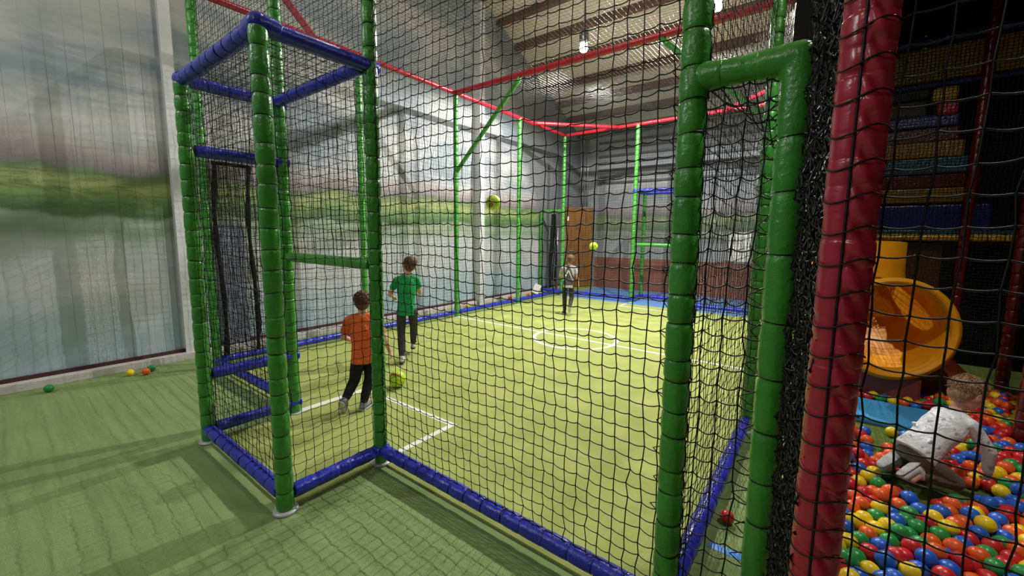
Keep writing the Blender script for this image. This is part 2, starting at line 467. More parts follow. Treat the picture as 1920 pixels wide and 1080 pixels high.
# wooden door leaf standing open across the far corner
dr = empty('door_1', (-2.66, 9.12, 0.02), 0); struct(dr)
M_DOOR = NT('varnished_door')
vv = M_DOOR.coord((9, 9, 0.8)); M_DOOR.l(M_DOOR.ramp(M_DOOR.noise(2.5, 4, 0.6, vv), [(0.3, lin((104, 68, 34))), (0.6, lin((142, 98, 50)))]), M_DOOR.b.inputs['Base Color'])
M_DOOR.b.inputs['Roughness'].default_value = 0.45; M_DOOR = M_DOOR.m
da = math.atan2(9.95-9.12, -2.18+2.66)
def along(u, v, z): return (u*math.cos(da)-v*math.sin(da), u*math.sin(da)+v*math.cos(da), z)
def lbox(name, u0, u1, v0, v1, z0, z1, mat, parent, bev=0.004):
    bm = bmesh.new(); box_bm(bm, (u0, v0, z0), (u1, v1, z1), bev)
    bmesh.ops.rotate(bm, verts=bm.verts, cent=(0, 0, 0), matrix=Matrix.Rotation(da, 3, 'Z'))
    return frombm(name, bm, mat, parent, False)
lbox('leaf', 0, 0.95, -0.02, 0.02, 0.0, 2.40, M_DOOR, dr)
lbox('panel', 0.12, 0.83, -0.03, -0.02, 1.25, 2.25, M_DOOR, dr)
lbox('panel', 0.12, 0.83, -0.03, -0.02, 0.15, 1.05, M_DOOR, dr)
lbox('door_handle', 0.14, 0.30, -0.075, -0.05, 1.08, 1.11, M_STEEL, dr)
lbox('handle_stem', 0.14, 0.17, -0.055, -0.02, 1.08, 1.11, M_STEEL, dr)
lbox('label_plate', 0.04, 0.11, -0.027, -0.02, 2.0, 2.12, M_PAPER, dr, 0)
p_ = box('notice_sheet', (1.66, YB-0.012, 0.97), (2.13, YB, 1.70), M_PAPER)
tag(p_, 'blank white notice sheet fixed to the far wall above the brown panelling', 'notice')

# ------------------------------------------------------------------ pitch with its lines
pt = empty('turf_pitch'); tag(pt, 'yellow-green artificial turf of the netted football pitch', 'artificial turf')
bm = bmesh.new(); box_bm(bm, (XL-0.02, 0, 0), (XE, YE-0.25, 0.012)); box_bm(bm, (0.0, -D0, 0), (W0, 0.0, 0.012))
frombm('turf', bm, M_PITCH, pt, False)
M_LINE = simple('white_line', (232, 232, 220), 0.8, var=0.05, nscale=60)
def strip(x0, y0, x1, y1, wd=0.05, name='white_line'):
    lo = (min(x0, x1)-wd/2, min(y0, y1)-wd/2, 0.012); hi = (max(x0, x1)+wd/2, max(y0, y1)+wd/2, 0.0135)
    return lo, hi
def lines(name, segs):
    bm = bmesh.new()
    for i, s_ in enumerate(segs):
        lo, hi = strip(*s_); box_bm(bm, lo, (hi[0], hi[1], hi[2]+0.0003*i))
    return frombm(name, bm, M_LINE, pt, False)
lines('halfway_line', [(XL+0.04, YE/2, XE-0.02, YE/2)])
lines('goal_area_line', [(0.0, 0.03, 0.02, 0.69), (0.02, 0.69, 1.27, 0.69), (1.27, 0.10, 1.27, 0.69)])
lines('goal_area_line', [(0.0, 7.09, 0.0, 7.48), (0.0, 7.09, 1.27, 7.09), (1.27, 7.09, 1.27, 7.48)])
bm = bmesh.new(); c_ = ((XE+XL)/2, YE/2); n_ = 96
for rr in (0.60, 0.655):
    for j in range(n_): bm.verts.new((c_[0]+rr*math.cos(2*math.pi*j/n_), c_[1]+rr*math.sin(2*math.pi*j/n_), 0.0145))
bm.verts.ensure_lookup_table()
for j in range(n_):
    k2 = (j+1) % n_; bm.faces.new((bm.verts[j], bm.verts[j+n_], bm.verts[k2+n_], bm.verts[k2]))
r_ = bmesh.ops.extrude_face_region(bm, geom=bm.faces[:])
for v in [e for e in r_['geom'] if isinstance(e, bmesh.types.BMVert)]: v.co.z -= 0.0025
frombm('centre_circle', bm, M_LINE, pt, False)
M_MATB = simple('light_blue_mat', (104, 146, 206), 0.55, var=0.08, nscale=5)
o = box('floor_mat', (-1.9, YE-0.25, 0.0), (XE, YB-0.05, 0.011), M_MATB); tag(o, 'light blue floor mat behind the far end of the pitch', 'mat')
o = box('floor_tape', (3.275, 0.575, 0.0), (3.50, 0.625, 0.0015), simple('blue_tape', (60, 140, 226), 0.5)); o.rotation_euler = (0, 0, 0)
tag(o, 'short strip of bright blue tape on the green walkway floor', 'tape')

# ------------------------------------------------------------------ court cage
cage = empty('court_cage', (0, 0, 0))
tag(cage, 'tall net cage with green padded posts and red top rails around the pitch', 'ball court cage')
M_FOOT = simple('foot_ring', (196, 198, 202), 0.4, 0.2)
pn = [0]
def post(parent, x, y, z1, side=(1, 0, 0), z0=0.0, mat=M_GREEN, r=PR, foot=True, lace=True, zig=True, seg=0.115, name='post'):
    pn[0] += 1
    o = pad_tube(name, (x, y, z0+0.012), (x, y, z1), r, mat, parent, side=side, seed=pn[0], lace=lace, zig=zig, seg=seg)
    if foot:
        A = Acc(); A.tube([(x, y, 0.0), (x, y, 0.012), (x, y, 0.018)], [0.068, 0.066, 0.052], 24); A.build('foot_plate', M_FOOT, o)
    return o
def rail(parent, p, q, mat=M_BLUE, name='floor_rail', r=0.043, lace=True, side=(0, 0, 1), seg=0.13, zig=True, dip=0.10):
    pn[0] += 1
    return pad_tube(name, p, q, r, mat, parent, side=side, seed=pn[0], lace=lace, seg=seg, zig=zig, dip=dip)
# front line
post(cage, XL, 0, HT, (0, 1, 0)); post(cage, 0, 0, HT, (0, 1, 0)); post(cage, W0, 0, HT, (1, 0, 0)); post(cage, XE, 0, HT, (1, 0, 0), r=0.049)
# left side, right side, back
YP = [YE/4, YE/2, YE*3/4, YE]
for y in YP: post(cage, XL, y, HT, (0, 1, 0), zig=False)
for y in (2.14, YE/2, YE*3/4, YE): post(cage, XE, y, HT, (0, 1, 0), zig=False)
for x in (0.0, W0): post(cage, x, YE, HT, (1, 0, 0), zig=False)
def g(a): return a
rail(cage, (XL+PR, 0, RZ), (-PR, 0, RZ))
rail(cage, (W0+PR, 0, RZ), (XE-PR, 0, RZ))
ys = [0]+YP
for a, b in zip(ys, ys[1:]): rail(cage, (XL, a+PR, RZ), (XL, b-PR, RZ), zig=False)
ys2 = [0, 2.14, YE/2, YE*3/4, YE]
for a, b in zip(ys2, ys2[1:]): rail(cage, (XE, a+PR, RZ), (XE, b-PR, RZ))
rail(cage, (XL+PR, YE, RZ), (-PR, YE, RZ), zig=False)
rail(cage, (W0+PR, YE, RZ), (XE-PR, YE, RZ), zig=False)
# crossbars of the two goals
rail(cage, (PR, 0, H2), (W0-PR, 0, H2), M_GREEN, 'crossbar', 0.040, lace=False, seg=0.4, dip=0.03)
rail(cage, (PR, YE, H2), (W0-PR, YE, H2), M_GREEN, 'crossbar', 0.040, lace=False, seg=0.3, dip=0.03)
# red top frame
def red(p, q, nm='top_rail', r=0.040): pn[0] += 1; return smooth_tube(nm, p, q, r, M_RED, cage, seed=pn[0])
red((XL, 0, HT), (XL, YE, HT)); red((XE, 0, HT), (XE, YE, HT)); red((XL, 0, HT), (XE, 0, HT)); red((XL, YE, HT), (XE, YE, HT))
red((XL, YE/2, HT), (XE, YE/2, HT), 'cross_rail', 0.046)
red((XL, 1.32, HT), (-0.61, 0, HT), 'corner_brace'); red((XE, 1.32, HT), (1.9, 0, HT), 'corner_brace')
red((XL, YE-1.45, HT), (-0.48, YE, HT), 'corner_brace'); red((XE, YE-1.45, HT), (1.77, YE, HT), 'corner_brace')
for s_, x0, x1 in ((1, XL, -0.47), (-1, XE, 1.76)):
    pn[0] += 1; smooth_tube('diagonal_brace', (x0, YE/2, 2.72), (x1, YE/2, 4.08), 0.038, M_GREEN, cage, seed=pn[0])
# netting panels
def P(*a, **k):
    pn[0] += 1; k.setdefault('seed', pn[0]); return net('net_panel', *a, **k)
zb = RZ+0.04
P((XL, 0, zb), (1, 0, 0), (0, 0, 1), -XL, HT-zb, cage, seg=2)
P((0, 0, H2+.03), (1, 0, 0), (0, 0, 1), W0, HT-H2-.03, cage, seg=3, drift=0.02)
P((W0, 0, zb), (1, 0, 0), (0, 0, 1), XE-W0, HT-zb, cage, seg=3, sides=4, r=0.0026, drift=0.02, billow=0.03)
for a, b in zip(ys, ys[1:]): P((XL, a, zb), (0, 1, 0), (0, 0, 1), b-a, HT-zb, cage, r=0.0017)
for a, b in zip(ys2, ys2[1:]): P((XE, a, zb), (0, 1, 0), (0, 0, 1), b-a, HT-zb, cage, seg=2 if b < 4 else 1, billow=0.02 if b < 4 else 0.012)
P((XL, YE, zb), (1, 0, 0), (0, 0, 1), -XL, HT-zb, cage)
P((0, YE, H2), (1, 0, 0), (0, 0, 1), W0, HT-H2, cage)
P((W0, YE, zb), (1, 0, 0), (0, 0, 1), XE-W0, HT-zb, cage)
P((XL, 0, HT), (1, 0, 0), (0, 1, 0), XE-XL, YE/2, cage, billow=0.0, drift=0.0)
P((XL, YE/2, HT), (1, 0, 0), (0, 1, 0), XE-XL, YE/2, cage, billow=0.0)

def goal_recess(y0, sgn, label, near):
    t = empty('goal_recess', (0, 0, 0)); tag(t, label, 'goal recess')
    y1 = y0+sgn*D0
    kw = dict(zig=near)
    post(t, W0, y1, H1, (-1, 0, 0), **kw); post(t, 0, y1, H1, (0, -sgn, 0), **kw)
    e = PR+0.002
    rail(t, (0, y1, RZ), (W0-e, y1, RZ), zig=near); rail(t, (0, y1+sgn*-e, RZ), (0, y0-sgn*e, RZ), lace=False)
    rail(t, (W0, y1-sgn*e, RZ), (W0, y0-sgn*e, RZ), lace=False)
    # upper ring
    rail(t, (0, y1, H1), (W0, y1, H1), name='ring_rail', zig=False); rail(t, (0, y0-sgn*e, H1), (0, y1, H1), name='ring_rail', zig=near)
    rail(t, (W0, y0-sgn*e, H1), (W0, y1, H1), name='ring_rail', lace=False, seg=0.5, dip=0.03)
    rail(t, (e, y0+sgn*0.03, H1), (W0-e, y0+sgn*0.03, H1), name='ring_rail', zig=near)
    corner_sleeve('corner_sleeve', (W0, y1, H1+0.01), [(-1, 0, -.04), (0, -sgn, -.04)], 0.047, M_BLUE, t, 0.10)
    corner_sleeve('corner_sleeve', (0, y1, H1+0.005), [(1, 0, 0), (0, -sgn, 0)], 0.045, M_BLUE, t, 0.05)
    if near:
        rail(t, (0, y1-sgn*e, H3), (0, y0-sgn*e, H3), name='side_bar', lace=False, seg=0.16, dip=.08)
        rail(t, (0, y1-sgn*e, H0), (0, y0-sgn*e, H0), name='side_bar', lace=False, seg=0.16, dip=.08)
    q = lambda P_, U_, w_, h_, V_=(0, 0, 1), **k: (pn.__setitem__(0, pn[0]+1), net('net_panel', P_, U_, V_, w_, h_, t, seed=pn[0], **k))
    sg = 2 if near else 1
    q((0, y1, zb), (1, 0, 0), W0, H1-zb, seg=sg); q((0, min(y0, y1), zb), (0, 1, 0), D0, H1-zb, seg=sg)
    q((W0, min(y0, y1), zb), (0, 1, 0), D0, H1-zb, seg=sg, billow=0.015)
    q((0, min(y0, y1), H1+0.03), (1, 0, 0), W0, D0, V_=(0, 1, 0), billow=0.0)
    return t
goal_recess(0, -1, 'blue-topped goal recess of green posts and netting jutting out towards the viewer', True)
goal_recess(YE, 1, 'far goal recess with a blue upper ring at the back end of the pitch', False)

# black netted gate in the side of the cage
gt = empty('net_gate'); tag(gt, 'black-framed mesh gate in the left side of the cage near the front post', 'gate')
for y in (0.085, 0.42):
    A = Acc(); n_ = 20
    A.tube([(XL+0.05, y+0.02*math.sin(i*.35), 0.15+(2.35-0.15)*i/n_) for i in range(n_+1)], [0.024+0.006*math.sin(i*1.1+y*9) for i in range(n_+1)], 10)
    A.build('gate_bar', M_BLACKCLOTH, gt)
A = Acc(); A.tube([(XL+0.05, 0.07, 2.35), (XL+0.05, 0.44, 2.35)], 0.02, 10); A.build('gate_bar', M_BLACKCLOTH, gt)
net('fine_mesh', (XL+0.03, 0.09, 0.16), (0, 1, 0), (0, 0, 1), 0.33, 2.18, gt, cell=0.022, r=0.0016, knots=False, billow=0.01, seed=77)
o = box('grey_board', (XW+0.032, 0.31, 0.10), (XW+0.065, 0.60, 1.67), simple('grey_laminate', (132, 136, 160), 0.6)); tag(o, 'narrow grey board standing against the mural wall behind the mesh gate', 'board')

# small frame with rolled nets between cage and mural wall, far corner
fr = empty('side_gateway'); tag(fr, 'low green padded gateway with a blue floor rail beside the far corner of the cage', 'gateway')
post(fr, -2.60, YE, 2.22, (1, 0, 0), zig=False); rail(fr, (-2.60, YE, 2.22), (XL-PR, YE, 2.22), M_GREEN, 'top_bar', 0.044, zig=False)
rail(fr, (-2.55, YE, RZ), (XL-PR, YE, RZ), M_BLUE, zig=False)
def hung(name, x, y, z0, z1, r0, label, mat, seed, lean=0.0):
    A = Acc(); rg = random.Random(seed); pts = []; rr = []
    for i in range(26):
        t = i/25; pts.append((x+lean*t+0.015*math.sin(t*7+seed), y+0.02*math.sin(t*5+seed), z0+(z1-z0)*t)); rr.append(r0*(0.75+0.35*math.sin(t*3.0+seed)**2+rg.uniform(-.08, .08)))
    A.tube(pts, rr, 14); o = A.build(name, mat, None)
    tag(o, label, 'rolled net'); return o
hung('rolled_net', -2.32, YE+0.06, 0.16, 2.14, 0.05, 'black net rolled into a hanging bundle in the low green frame', M_BLACKCLOTH, 3, 0.03)
hung('rolled_net', -2.16, YE+0.08, 0.35, 2.14, 0.035, 'thinner black net bundle twisted beside the thicker one in the green frame', M_BLACKCLOTH, 5, -0.06)
sh = [Acc() for _ in range(3)]
for i, (x, rad, lab) in enumerate(((-2.47, 0.045, 'tall grey tube standing in the low green frame next to its outer post'), (-2.24, 0.04, 'grey tube standing between the two black net bundles'), (-2.04, 0.045, 'grey tube standing beside the far cage corner post'))):
    A = Acc(); A.tube([(x, YE+0.22, 0.0), (x+0.01, YE+0.23, 0.9), (x, YE+0.24, 1.85)], rad, 14); o = A.build('upright_tube', M_STEEL, None); tag(o, lab, 'tube')

# ------------------------------------------------------------------ doorway frame right of the court
XG, YG, HG = 3.532, 0.0, 2.15
ent = empty('entrance_frame'); tag(ent, 'dark green padded frame with a crossbar beside the thick cage corner post', 'padded frame')
post(ent, XG, YG, HG-0.05, (1, 0, 0), seg=0.19, zig=False, lace=True, r=0.047)
rail(ent, (XE+0.04, 0, HG), (XG-0.02, 0, HG), M_GREEN, 'crossbar', 0.044, lace=False, seg=0.16, dip=0.05)
corner_sleeve('corner_sleeve', (XG, 0, HG), [(-1, 0, 0.0), (0, 0, -1)], 0.046, M_GREEN, ent, 0.115)
corner_sleeve('corner_sleeve', (XE+0.035, 0, HG), [(1, 0, 0)], 0.046, M_GREEN, ent, 0.06)
net('net_panel', (XE+0.02, 0, 0.05), (1, 0, 0), (0, 0, 1), XG-XE-0.04, HG-0.10, ent, seg=4, sides=4, r=0.0026, drift=0.02, sag=0.012, seed=401)
B = Acc()                                            # loose lacing under the crossbar
for i in range(7):
    a = Vector((XE+0.05+0.035*i, 0.0, HG-0.04)); b = Vector((XG-0.05+0.004*i, -0.01, HG-0.10-0.03*i)); 
    B.tube([a.lerp(b, t/8)+Vector((0, 0.01*math.sin(t+i), -0.05*math.sin(math.pi*t/8)*(1+0.2*i))) for t in range(9)], 0.0022, 4)
for i in range(16):
    z = HG-0.12-0.12*i; B.tube([(XG-0.045, -.01, z), (XG-0.075-0.01*(i % 3), 0.0, z-0.03), (XG-0.05, 0.01, z-0.06), (XG-0.03, -0.02, z-0.045)], 0.0022, 4)
    B.tube([(XE-0.045, -.01, z+.3), (XE-0.068-0.008*(i % 2), 0.0, z+0.28), (XE-0.048, 0.01, z+0.25)], 0.0022, 4)
B.build('lacing', M_CORD, ent)

# ------------------------------------------------------------------ soft play frame: red post, its nets
soft = empty('play_frame'); tag(soft, 'soft play frame with thick crimson padded posts and coarse black netting', 'play frame')
XR, YR, RR = 3.676, -0.56, 0.0425
pn[0] += 1
ro = pad_tube('post', (XR, YR, 0.0), (XR, YR, 3.6), RR, M_REDP, soft, seg=0.05, dip=0.03, side=(0.35, -1, 0), lace=False, k=56, seed=91)
# the lacing seam pulls the sleeve into slanting gathers
me = ro.data; s0 = math.atan2(-1.0, -0.27)
for v in me.vertices:
    e = Vector((v.co.x-XR, v.co.y-YR, 0)); th = math.atan2(e.y, e.x)
    dth = (th-s0+math.pi) % (2*math.pi)-math.pi
    gth = math.exp(-(dth-0.62)**2/0.13)
    ph = v.co.z*2*math.pi/0.066+dth*4.2+0.8*math.sin(v.co.z*3.1)
    f = 1+0.17*gth*(math.sin(ph)+0.35*math.sin(2*ph+.6))-0.13*math.exp(-(dth-0.10)**2/0.004)+0.02*gth*mnoise.noise(Vector((dth*4, 0, v.co.z*30)))
    v.co.x = XR+e.x*f; v.co.y = YR+e.y*f
B = Acc(); s0 = math.atan2(-1.0, -0.18)
B.tube([(XR+(RR-.001)*math.cos(s0), YR+(RR-.001)*math.sin(s0), 0.02+3.5*i/120) for i in range(121)], 0.0024, 5)
for i in range(58):
    z = 0.05+i*0.06
    B.tube([(XR+(RR+.004)*math.cos(s0+a), YR+(RR+.004)*math.sin(s0+a), z+0.012*math.sin(a*2)+0.05*max(0, -a)*0.2) for a in [x*0.16 for x in range(-9, 10)]], 0.0019, 4)
B.build('lacing', M_CORD, ro)
net('net_panel', (XR, YR+0.03, 0.0), (1, 0, 0), (0, 0, 1), 2.4, 3.3, soft, cell=0.054, seg=4, sides=5, r=0.0019, sag=0.004, jit=0.002, billow=0.012, seed=502)
XP = 4.80; YP_ = 2.55
post(soft, XP, YP_, 3.3, (0, -1, 0), mat=M_DRED, r=0.05, foot=False, zig=False)
post(soft, 3.66, 2.3, 3.4, (0, -1, 0), mat=M_GREEN, r=0.045, foot=False, zig=False)
post(soft, 3.66, 4.5, 3.4, (0, -1, 0), mat=M_DRED, r=0.045, foot=False, zig=False)
post(soft, 5.10, 4.3, 4.4, (0, -1, 0), mat=M_DRED, r=0.05, foot=False, zig=False)
post(soft, 4.72, 4.3, 4.4, (0, -1, 0), mat=M_DRED, r=0.04, foot=False, zig=False)
# gathered side netting between the green frame and the crimson post, then on along the walkway
for i, (dx, cell) in enumerate(((-0.012, 0.024), (0.0, 0.028), (0.014, 0.026))):
    U_ = Vector((XR-XG-0.06, YR-YG, 0)); L_ = U_.length
    net('gathered_net', (XG+0.045+dx, YG-0.02, 0.0), U_, (0, 0, 1), L_, 3.5, soft, cell=cell*1.2, r=0.0026, seg=2, sides=3, billow=0.015, jit=0.008, seed=600+i, drift=0.02)
for a, b in ((0.0, 2.3), (2.3, 4.5)):
    net('net_panel', (3.62, a, 0.1), (0, 1, 0), (0, 0, 1), b-a, 3.4, soft, cell=0.045, r=0.0016, billow=0.02, seed=int(700+a))
struct(box('trim_30', (3.58, 0.05, 0.0), (3.66, 5.2, 0.16), M_DRED, None, 0.01))
tag_cloth = lambda o, l: tag(o, l, 'cloth')
def curtain(name, p, q, z0, z1, amp, wl, mat, seed=0, t=0.012):
    p = Vector((p[0], p[1], 0)); q = Vector((q[0], q[1], 0)); L = (q-p).length; d = (q-p)/L; n = Vector((-d.y, d.x, 0))
    m = int(L/0.04); k = 8; V = []; F = []
    for side in (0, 1):
        for i in range(m+1):
            u = L*i/m
            for j in range(k+1):
                v = j/k
                a = amp*(math.sin(u*2*math.pi/wl+seed+0.6*math.sin(u*3+v))+0.4*math.sin(u*2*math.pi/wl*2.3+v*2))*(0.6+0.4*(1-v))
                V.append(p+d*u+n*(a+side*t)+Vector((0, 0, z0+(z1-z0)*v)))
    s_ = (m+1)*(k+1)
    for i in range(m):
        for j in range(k):
            a = i*(k+1)+j; F.append((a, a+k+1, a+k+2, a+1)); F.append((s_+a+1, s_+a+k+2, s_+a+k+1, s_+a))
    return raw(name, np.array([tuple(v) for v in V]), np.array(F), mat)
tag_cloth(curtain('black_curtain', (3.62, 5.35), (8.9, 5.35), 0.0, 6.2, 0.05, 0.5, M_BLACKCLOTH, 1), 'huge added backdrop cloth keeping the space behind the soft play tower dark')  # dark backdrop added so the background behind the tower stays black
tag_cloth(curtain('black_curtain', (3.29, 2.62), (3.62, 2.62), 1.95, 4.7, 0.015, 0.16, M_BLACKCLOTH, 4), 'narrow dark cloth hung high above the walkway beside the cage')
tag_cloth(curtain('black_curtain', (3.64, 5.3), (3.64, 2.65), 1.75, 4.9, 0.02, 0.3, M_BLACKCLOTH, 2), 'dark cloth along the upper side of the soft play tower facing the walkway')

o = box('shade_roof', (3.66, 1.9, 3.95), (7.4, 5.3, 4.0), M_BLACKCLOTH); tag(o, 'added dark roof sheet keeping hall light off the soft play tower', 'shade sheet')  # added to block the hall lamps and shade the tower

# ------------------------------------------------------------------ climbing tower
tw = empty('climbing_tower', (4.0, 4.4, 0)); tag(tw, 'dim padded climbing tower with stacked yellow, blue and red blocks above the slide', 'climbing tower')
def tb(name, lo, hi, mat, bev=0.018):
    o = box(name, Vector(lo)-Vector((4.0, 4.4, 0)), Vector(hi)-Vector((4.0, 4.4, 0)), mat, tw, bev); return o
TY = 4.4
M_TYEL = vinyl('tower_yellow_shaded', (150, 112, 10))  # yellow vinyl darkened to carry the tower's shade
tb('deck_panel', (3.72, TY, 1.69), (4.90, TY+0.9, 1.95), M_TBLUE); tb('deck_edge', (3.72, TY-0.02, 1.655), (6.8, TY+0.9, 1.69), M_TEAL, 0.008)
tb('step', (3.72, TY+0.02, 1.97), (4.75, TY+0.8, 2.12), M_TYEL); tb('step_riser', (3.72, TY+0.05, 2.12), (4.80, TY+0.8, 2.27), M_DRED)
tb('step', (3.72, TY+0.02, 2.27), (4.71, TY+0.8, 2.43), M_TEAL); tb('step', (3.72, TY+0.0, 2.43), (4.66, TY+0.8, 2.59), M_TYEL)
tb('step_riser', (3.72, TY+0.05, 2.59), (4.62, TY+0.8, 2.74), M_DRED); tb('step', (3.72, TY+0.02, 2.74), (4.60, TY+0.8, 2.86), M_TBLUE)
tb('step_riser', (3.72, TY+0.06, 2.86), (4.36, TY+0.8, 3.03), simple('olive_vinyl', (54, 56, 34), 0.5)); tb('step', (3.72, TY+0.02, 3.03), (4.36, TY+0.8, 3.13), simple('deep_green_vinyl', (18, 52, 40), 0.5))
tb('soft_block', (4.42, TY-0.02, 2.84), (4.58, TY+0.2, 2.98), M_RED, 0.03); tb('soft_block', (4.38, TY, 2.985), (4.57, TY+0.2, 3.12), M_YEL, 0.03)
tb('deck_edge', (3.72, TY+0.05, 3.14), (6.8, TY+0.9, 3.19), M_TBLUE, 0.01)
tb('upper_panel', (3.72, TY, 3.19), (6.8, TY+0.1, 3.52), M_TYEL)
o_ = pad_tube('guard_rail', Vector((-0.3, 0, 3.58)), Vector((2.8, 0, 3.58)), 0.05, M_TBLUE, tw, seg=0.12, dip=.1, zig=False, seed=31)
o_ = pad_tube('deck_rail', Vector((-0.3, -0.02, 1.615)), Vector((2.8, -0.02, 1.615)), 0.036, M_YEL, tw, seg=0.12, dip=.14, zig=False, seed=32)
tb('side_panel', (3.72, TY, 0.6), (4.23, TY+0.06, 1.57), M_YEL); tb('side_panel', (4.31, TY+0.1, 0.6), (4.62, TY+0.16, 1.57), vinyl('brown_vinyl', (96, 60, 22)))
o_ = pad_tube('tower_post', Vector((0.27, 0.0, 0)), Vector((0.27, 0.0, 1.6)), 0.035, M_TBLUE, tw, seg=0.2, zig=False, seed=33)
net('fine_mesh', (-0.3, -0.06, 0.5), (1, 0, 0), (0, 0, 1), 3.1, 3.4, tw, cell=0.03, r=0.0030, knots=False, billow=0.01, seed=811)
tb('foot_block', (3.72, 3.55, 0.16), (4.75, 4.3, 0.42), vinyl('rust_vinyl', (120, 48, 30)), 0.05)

# ------------------------------------------------------------------ tube slide
sl = empty('tube_slide', (4.16, 3.10, 0.16)); tag(sl, 'yellow plastic tube slide opening above the back of the ball pit', 'slide')
def plastic(name, rgb, sss=0.0):
    k = NT(name); c = lin(rgb); v = k.coord(); n = k.noise(6, 3, 0.5, v)
    k.l(k.ramp(n, [(0.3, tuple(x*0.93 for x in c)), (0.7, tuple(min(1, x*1.05) for x in c))]), k.b.inputs['Base Color'])
    k.b.inputs['Roughness'].default_value = 0.33; k.b.inputs['Specular IOR Level'].default_value = 0.5
    return k.m
M_SLIDE = plastic('slide_plastic', (222, 146, 20)); M_SLIDE.node_tree.nodes['Principled BSDF'].inputs['Roughness'].default_value = 0.5; M_SLIDE.node_tree.nodes['Principled BSDF'].inputs['Specular IOR Level'].default_value = 0.25
nrm = Vector((0.26, -0.96, 0.06)).normalized(); c0 = Vector((0, 0, 0.67)); Rs = 0.385
path = [c0, c0-nrm*0.25, c0-nrm*0.45+Vector((0.0, 0, 0.01)), c0-nrm*0.65+Vector((0.0, 0, 0.05)), c0-nrm*0.82+Vector((0.0, 0, 0.15)), c0-nrm*0.94+Vector((0.0, 0, 0.30)), c0-nrm*1.0+Vector((0.0, 0, 0.5)), c0-nrm*1.02+Vector((0, 0, 0.78))]
A = Acc(); A.tube(path, Rs, 40, False); inner = A.build('tube', M_SLIDE, sl)
sm_ = inner.modifiers.new('wall', 'SOLIDIFY'); sm_.thickness = 0.012; sm_.offset = 1
A = Acc()
A.tube([c0-nrm*0.045, c0-nrm*0.04, c0+nrm*0.0, c0+nrm*0.012], [Rs+0.01, Rs+0.055, Rs+0.055, Rs+0.028], 48, False)
A.tube([c0+nrm*0.012, c0+nrm*0.004, c0-nrm*0.03], [Rs+0.028, Rs+0.002, Rs-0.004], 48, False)
A.build('rim', M_SLIDE, sl)
A = Acc(); A.tube([c0-nrm*0.52+Vector((0.01, 0, 0.06)), c0-nrm*0.57+Vector((0.015, 0, 0.07))], [Rs+0.05, Rs+0.05], 40, False); A.build('joint_flange', M_SLIDE, sl)
bm = bmesh.new(); box_bm(bm, (-0.22, 0.05, 0.0), (0.22, 0.4, 0.26), 0.02); frombm('support_block', bm, vinyl('rust_vinyl_b', (128, 52, 34)), sl, False)

# ------------------------------------------------------------------ ball pit
ZF = 0.16
o = box('pit_mat', (3.66, -0.5, 0.0), (6.9, 5.2, ZF), turf('green_mat', (84, 100, 44), (104, 120, 58)), None, 0.0); tag(o, 'dull green mat forming the floor of the ball pit', 'mat')
o = box('pit_mat', (3.68, 2.50, ZF), (4.45, 3.02, ZF+0.045), simple('sky_blue_mat', (62, 150, 206), 0.5, var=0.06, bump=0.2), None, 0.012); tag(o, 'sky blue mat lying among the balls in front of the slide', 'mat')
BCOL = {'red': (206, 38, 44), 'orange': (240, 98, 34), 'yellow': (244, 208, 34), 'green': (44, 150, 74), 'blue': (36, 100, 206)}
BR = 0.0375
def ball_mesh(name, mat, us=20, vs=14):
    bm = bmesh.new(); bmesh.ops.create_uvsphere(bm, u_segments=us, v_segments=vs, radius=BR)
    for v in bm.verts:
        if abs(v.co.z) < 0.002: v.co.x *= 1.018; v.co.y *= 1.018
        v.co.z *= 0.985
    me = bpy.data.meshes.new(name); bm.to_mesh(me); bm.free()
    for p in me.polygons: p.use_smooth = True
    me.materials.append(mat); return me
M_BALL = {}
for c, rgb in BCOL.items():
    M_BALL[c] = plastic('ball_plastic_'+c, rgb)
BM = {c: ball_mesh('ball_'+c, M_BALL[c]) for c in BCOL}
BMs = {}
def ballobj(c, loc, name='plastic_ball', s=1.0):
    o = bpy.data.objects.new(name, BM[c]); COL.objects.link(o); o.location = loc
    o.rotation_euler = (rnd.random()*6, rnd.random()*6, rnd.random()*6); o.scale = (s, s, s*rnd.choice((1, 1, 1, 0.93))); return o
tag(ballobj('yellow', (-2.36, -0.68, BR)), 'yellow plastic ball on the green carpet beside the orange one by the mural wall', 'ball')
tag(ballobj('orange', (-2.27, -0.565, BR)), 'orange-red plastic ball on the green carpet beside the yellow one by the mural wall', 'ball')
tag(ballobj('green', (-2.37, -0.50, BR)), 'green plastic ball tucked behind the orange one by the mural wall', 'ball')
tag(ballobj('green', (-2.36, -1.27, BR)), 'dark green plastic ball lying alone by the white kerb of the mural wall', 'ball')
tag(ballobj('red', (3.318, 0.83, BR)), 'red plastic ball resting against the blue floor rail on the walkway', 'ball')
tag(ballobj('yellow', (-2.50, 4.75, BR)), 'small yellow ball between the kerb and the cage, beyond the halfway line', 'ball')
tag(ballobj('red', (-2.50, 6.25, BR)), 'small red ball between the kerb and the cage, near its far end', 'ball')
tag(ballobj('orange', (-2.50, 7.05, BR)), 'orange ball beside the propped white card outside the cage', 'ball')
bm = bmesh.new(); box_bm(bm, (-0.09, -0.006, 0), (0.09, 0.006, 0.26), 0.003); cd = frombm('white_card', bm, M_PAPER, None, False)
cd.location = (-2.47, 7.28, 0.002); cd.rotation_euler = (R(-14), R(22), R(20)); cd.location.z = 0.04
tag(cd, 'white card tilted against the kerb near the far corner of the cage', 'card')

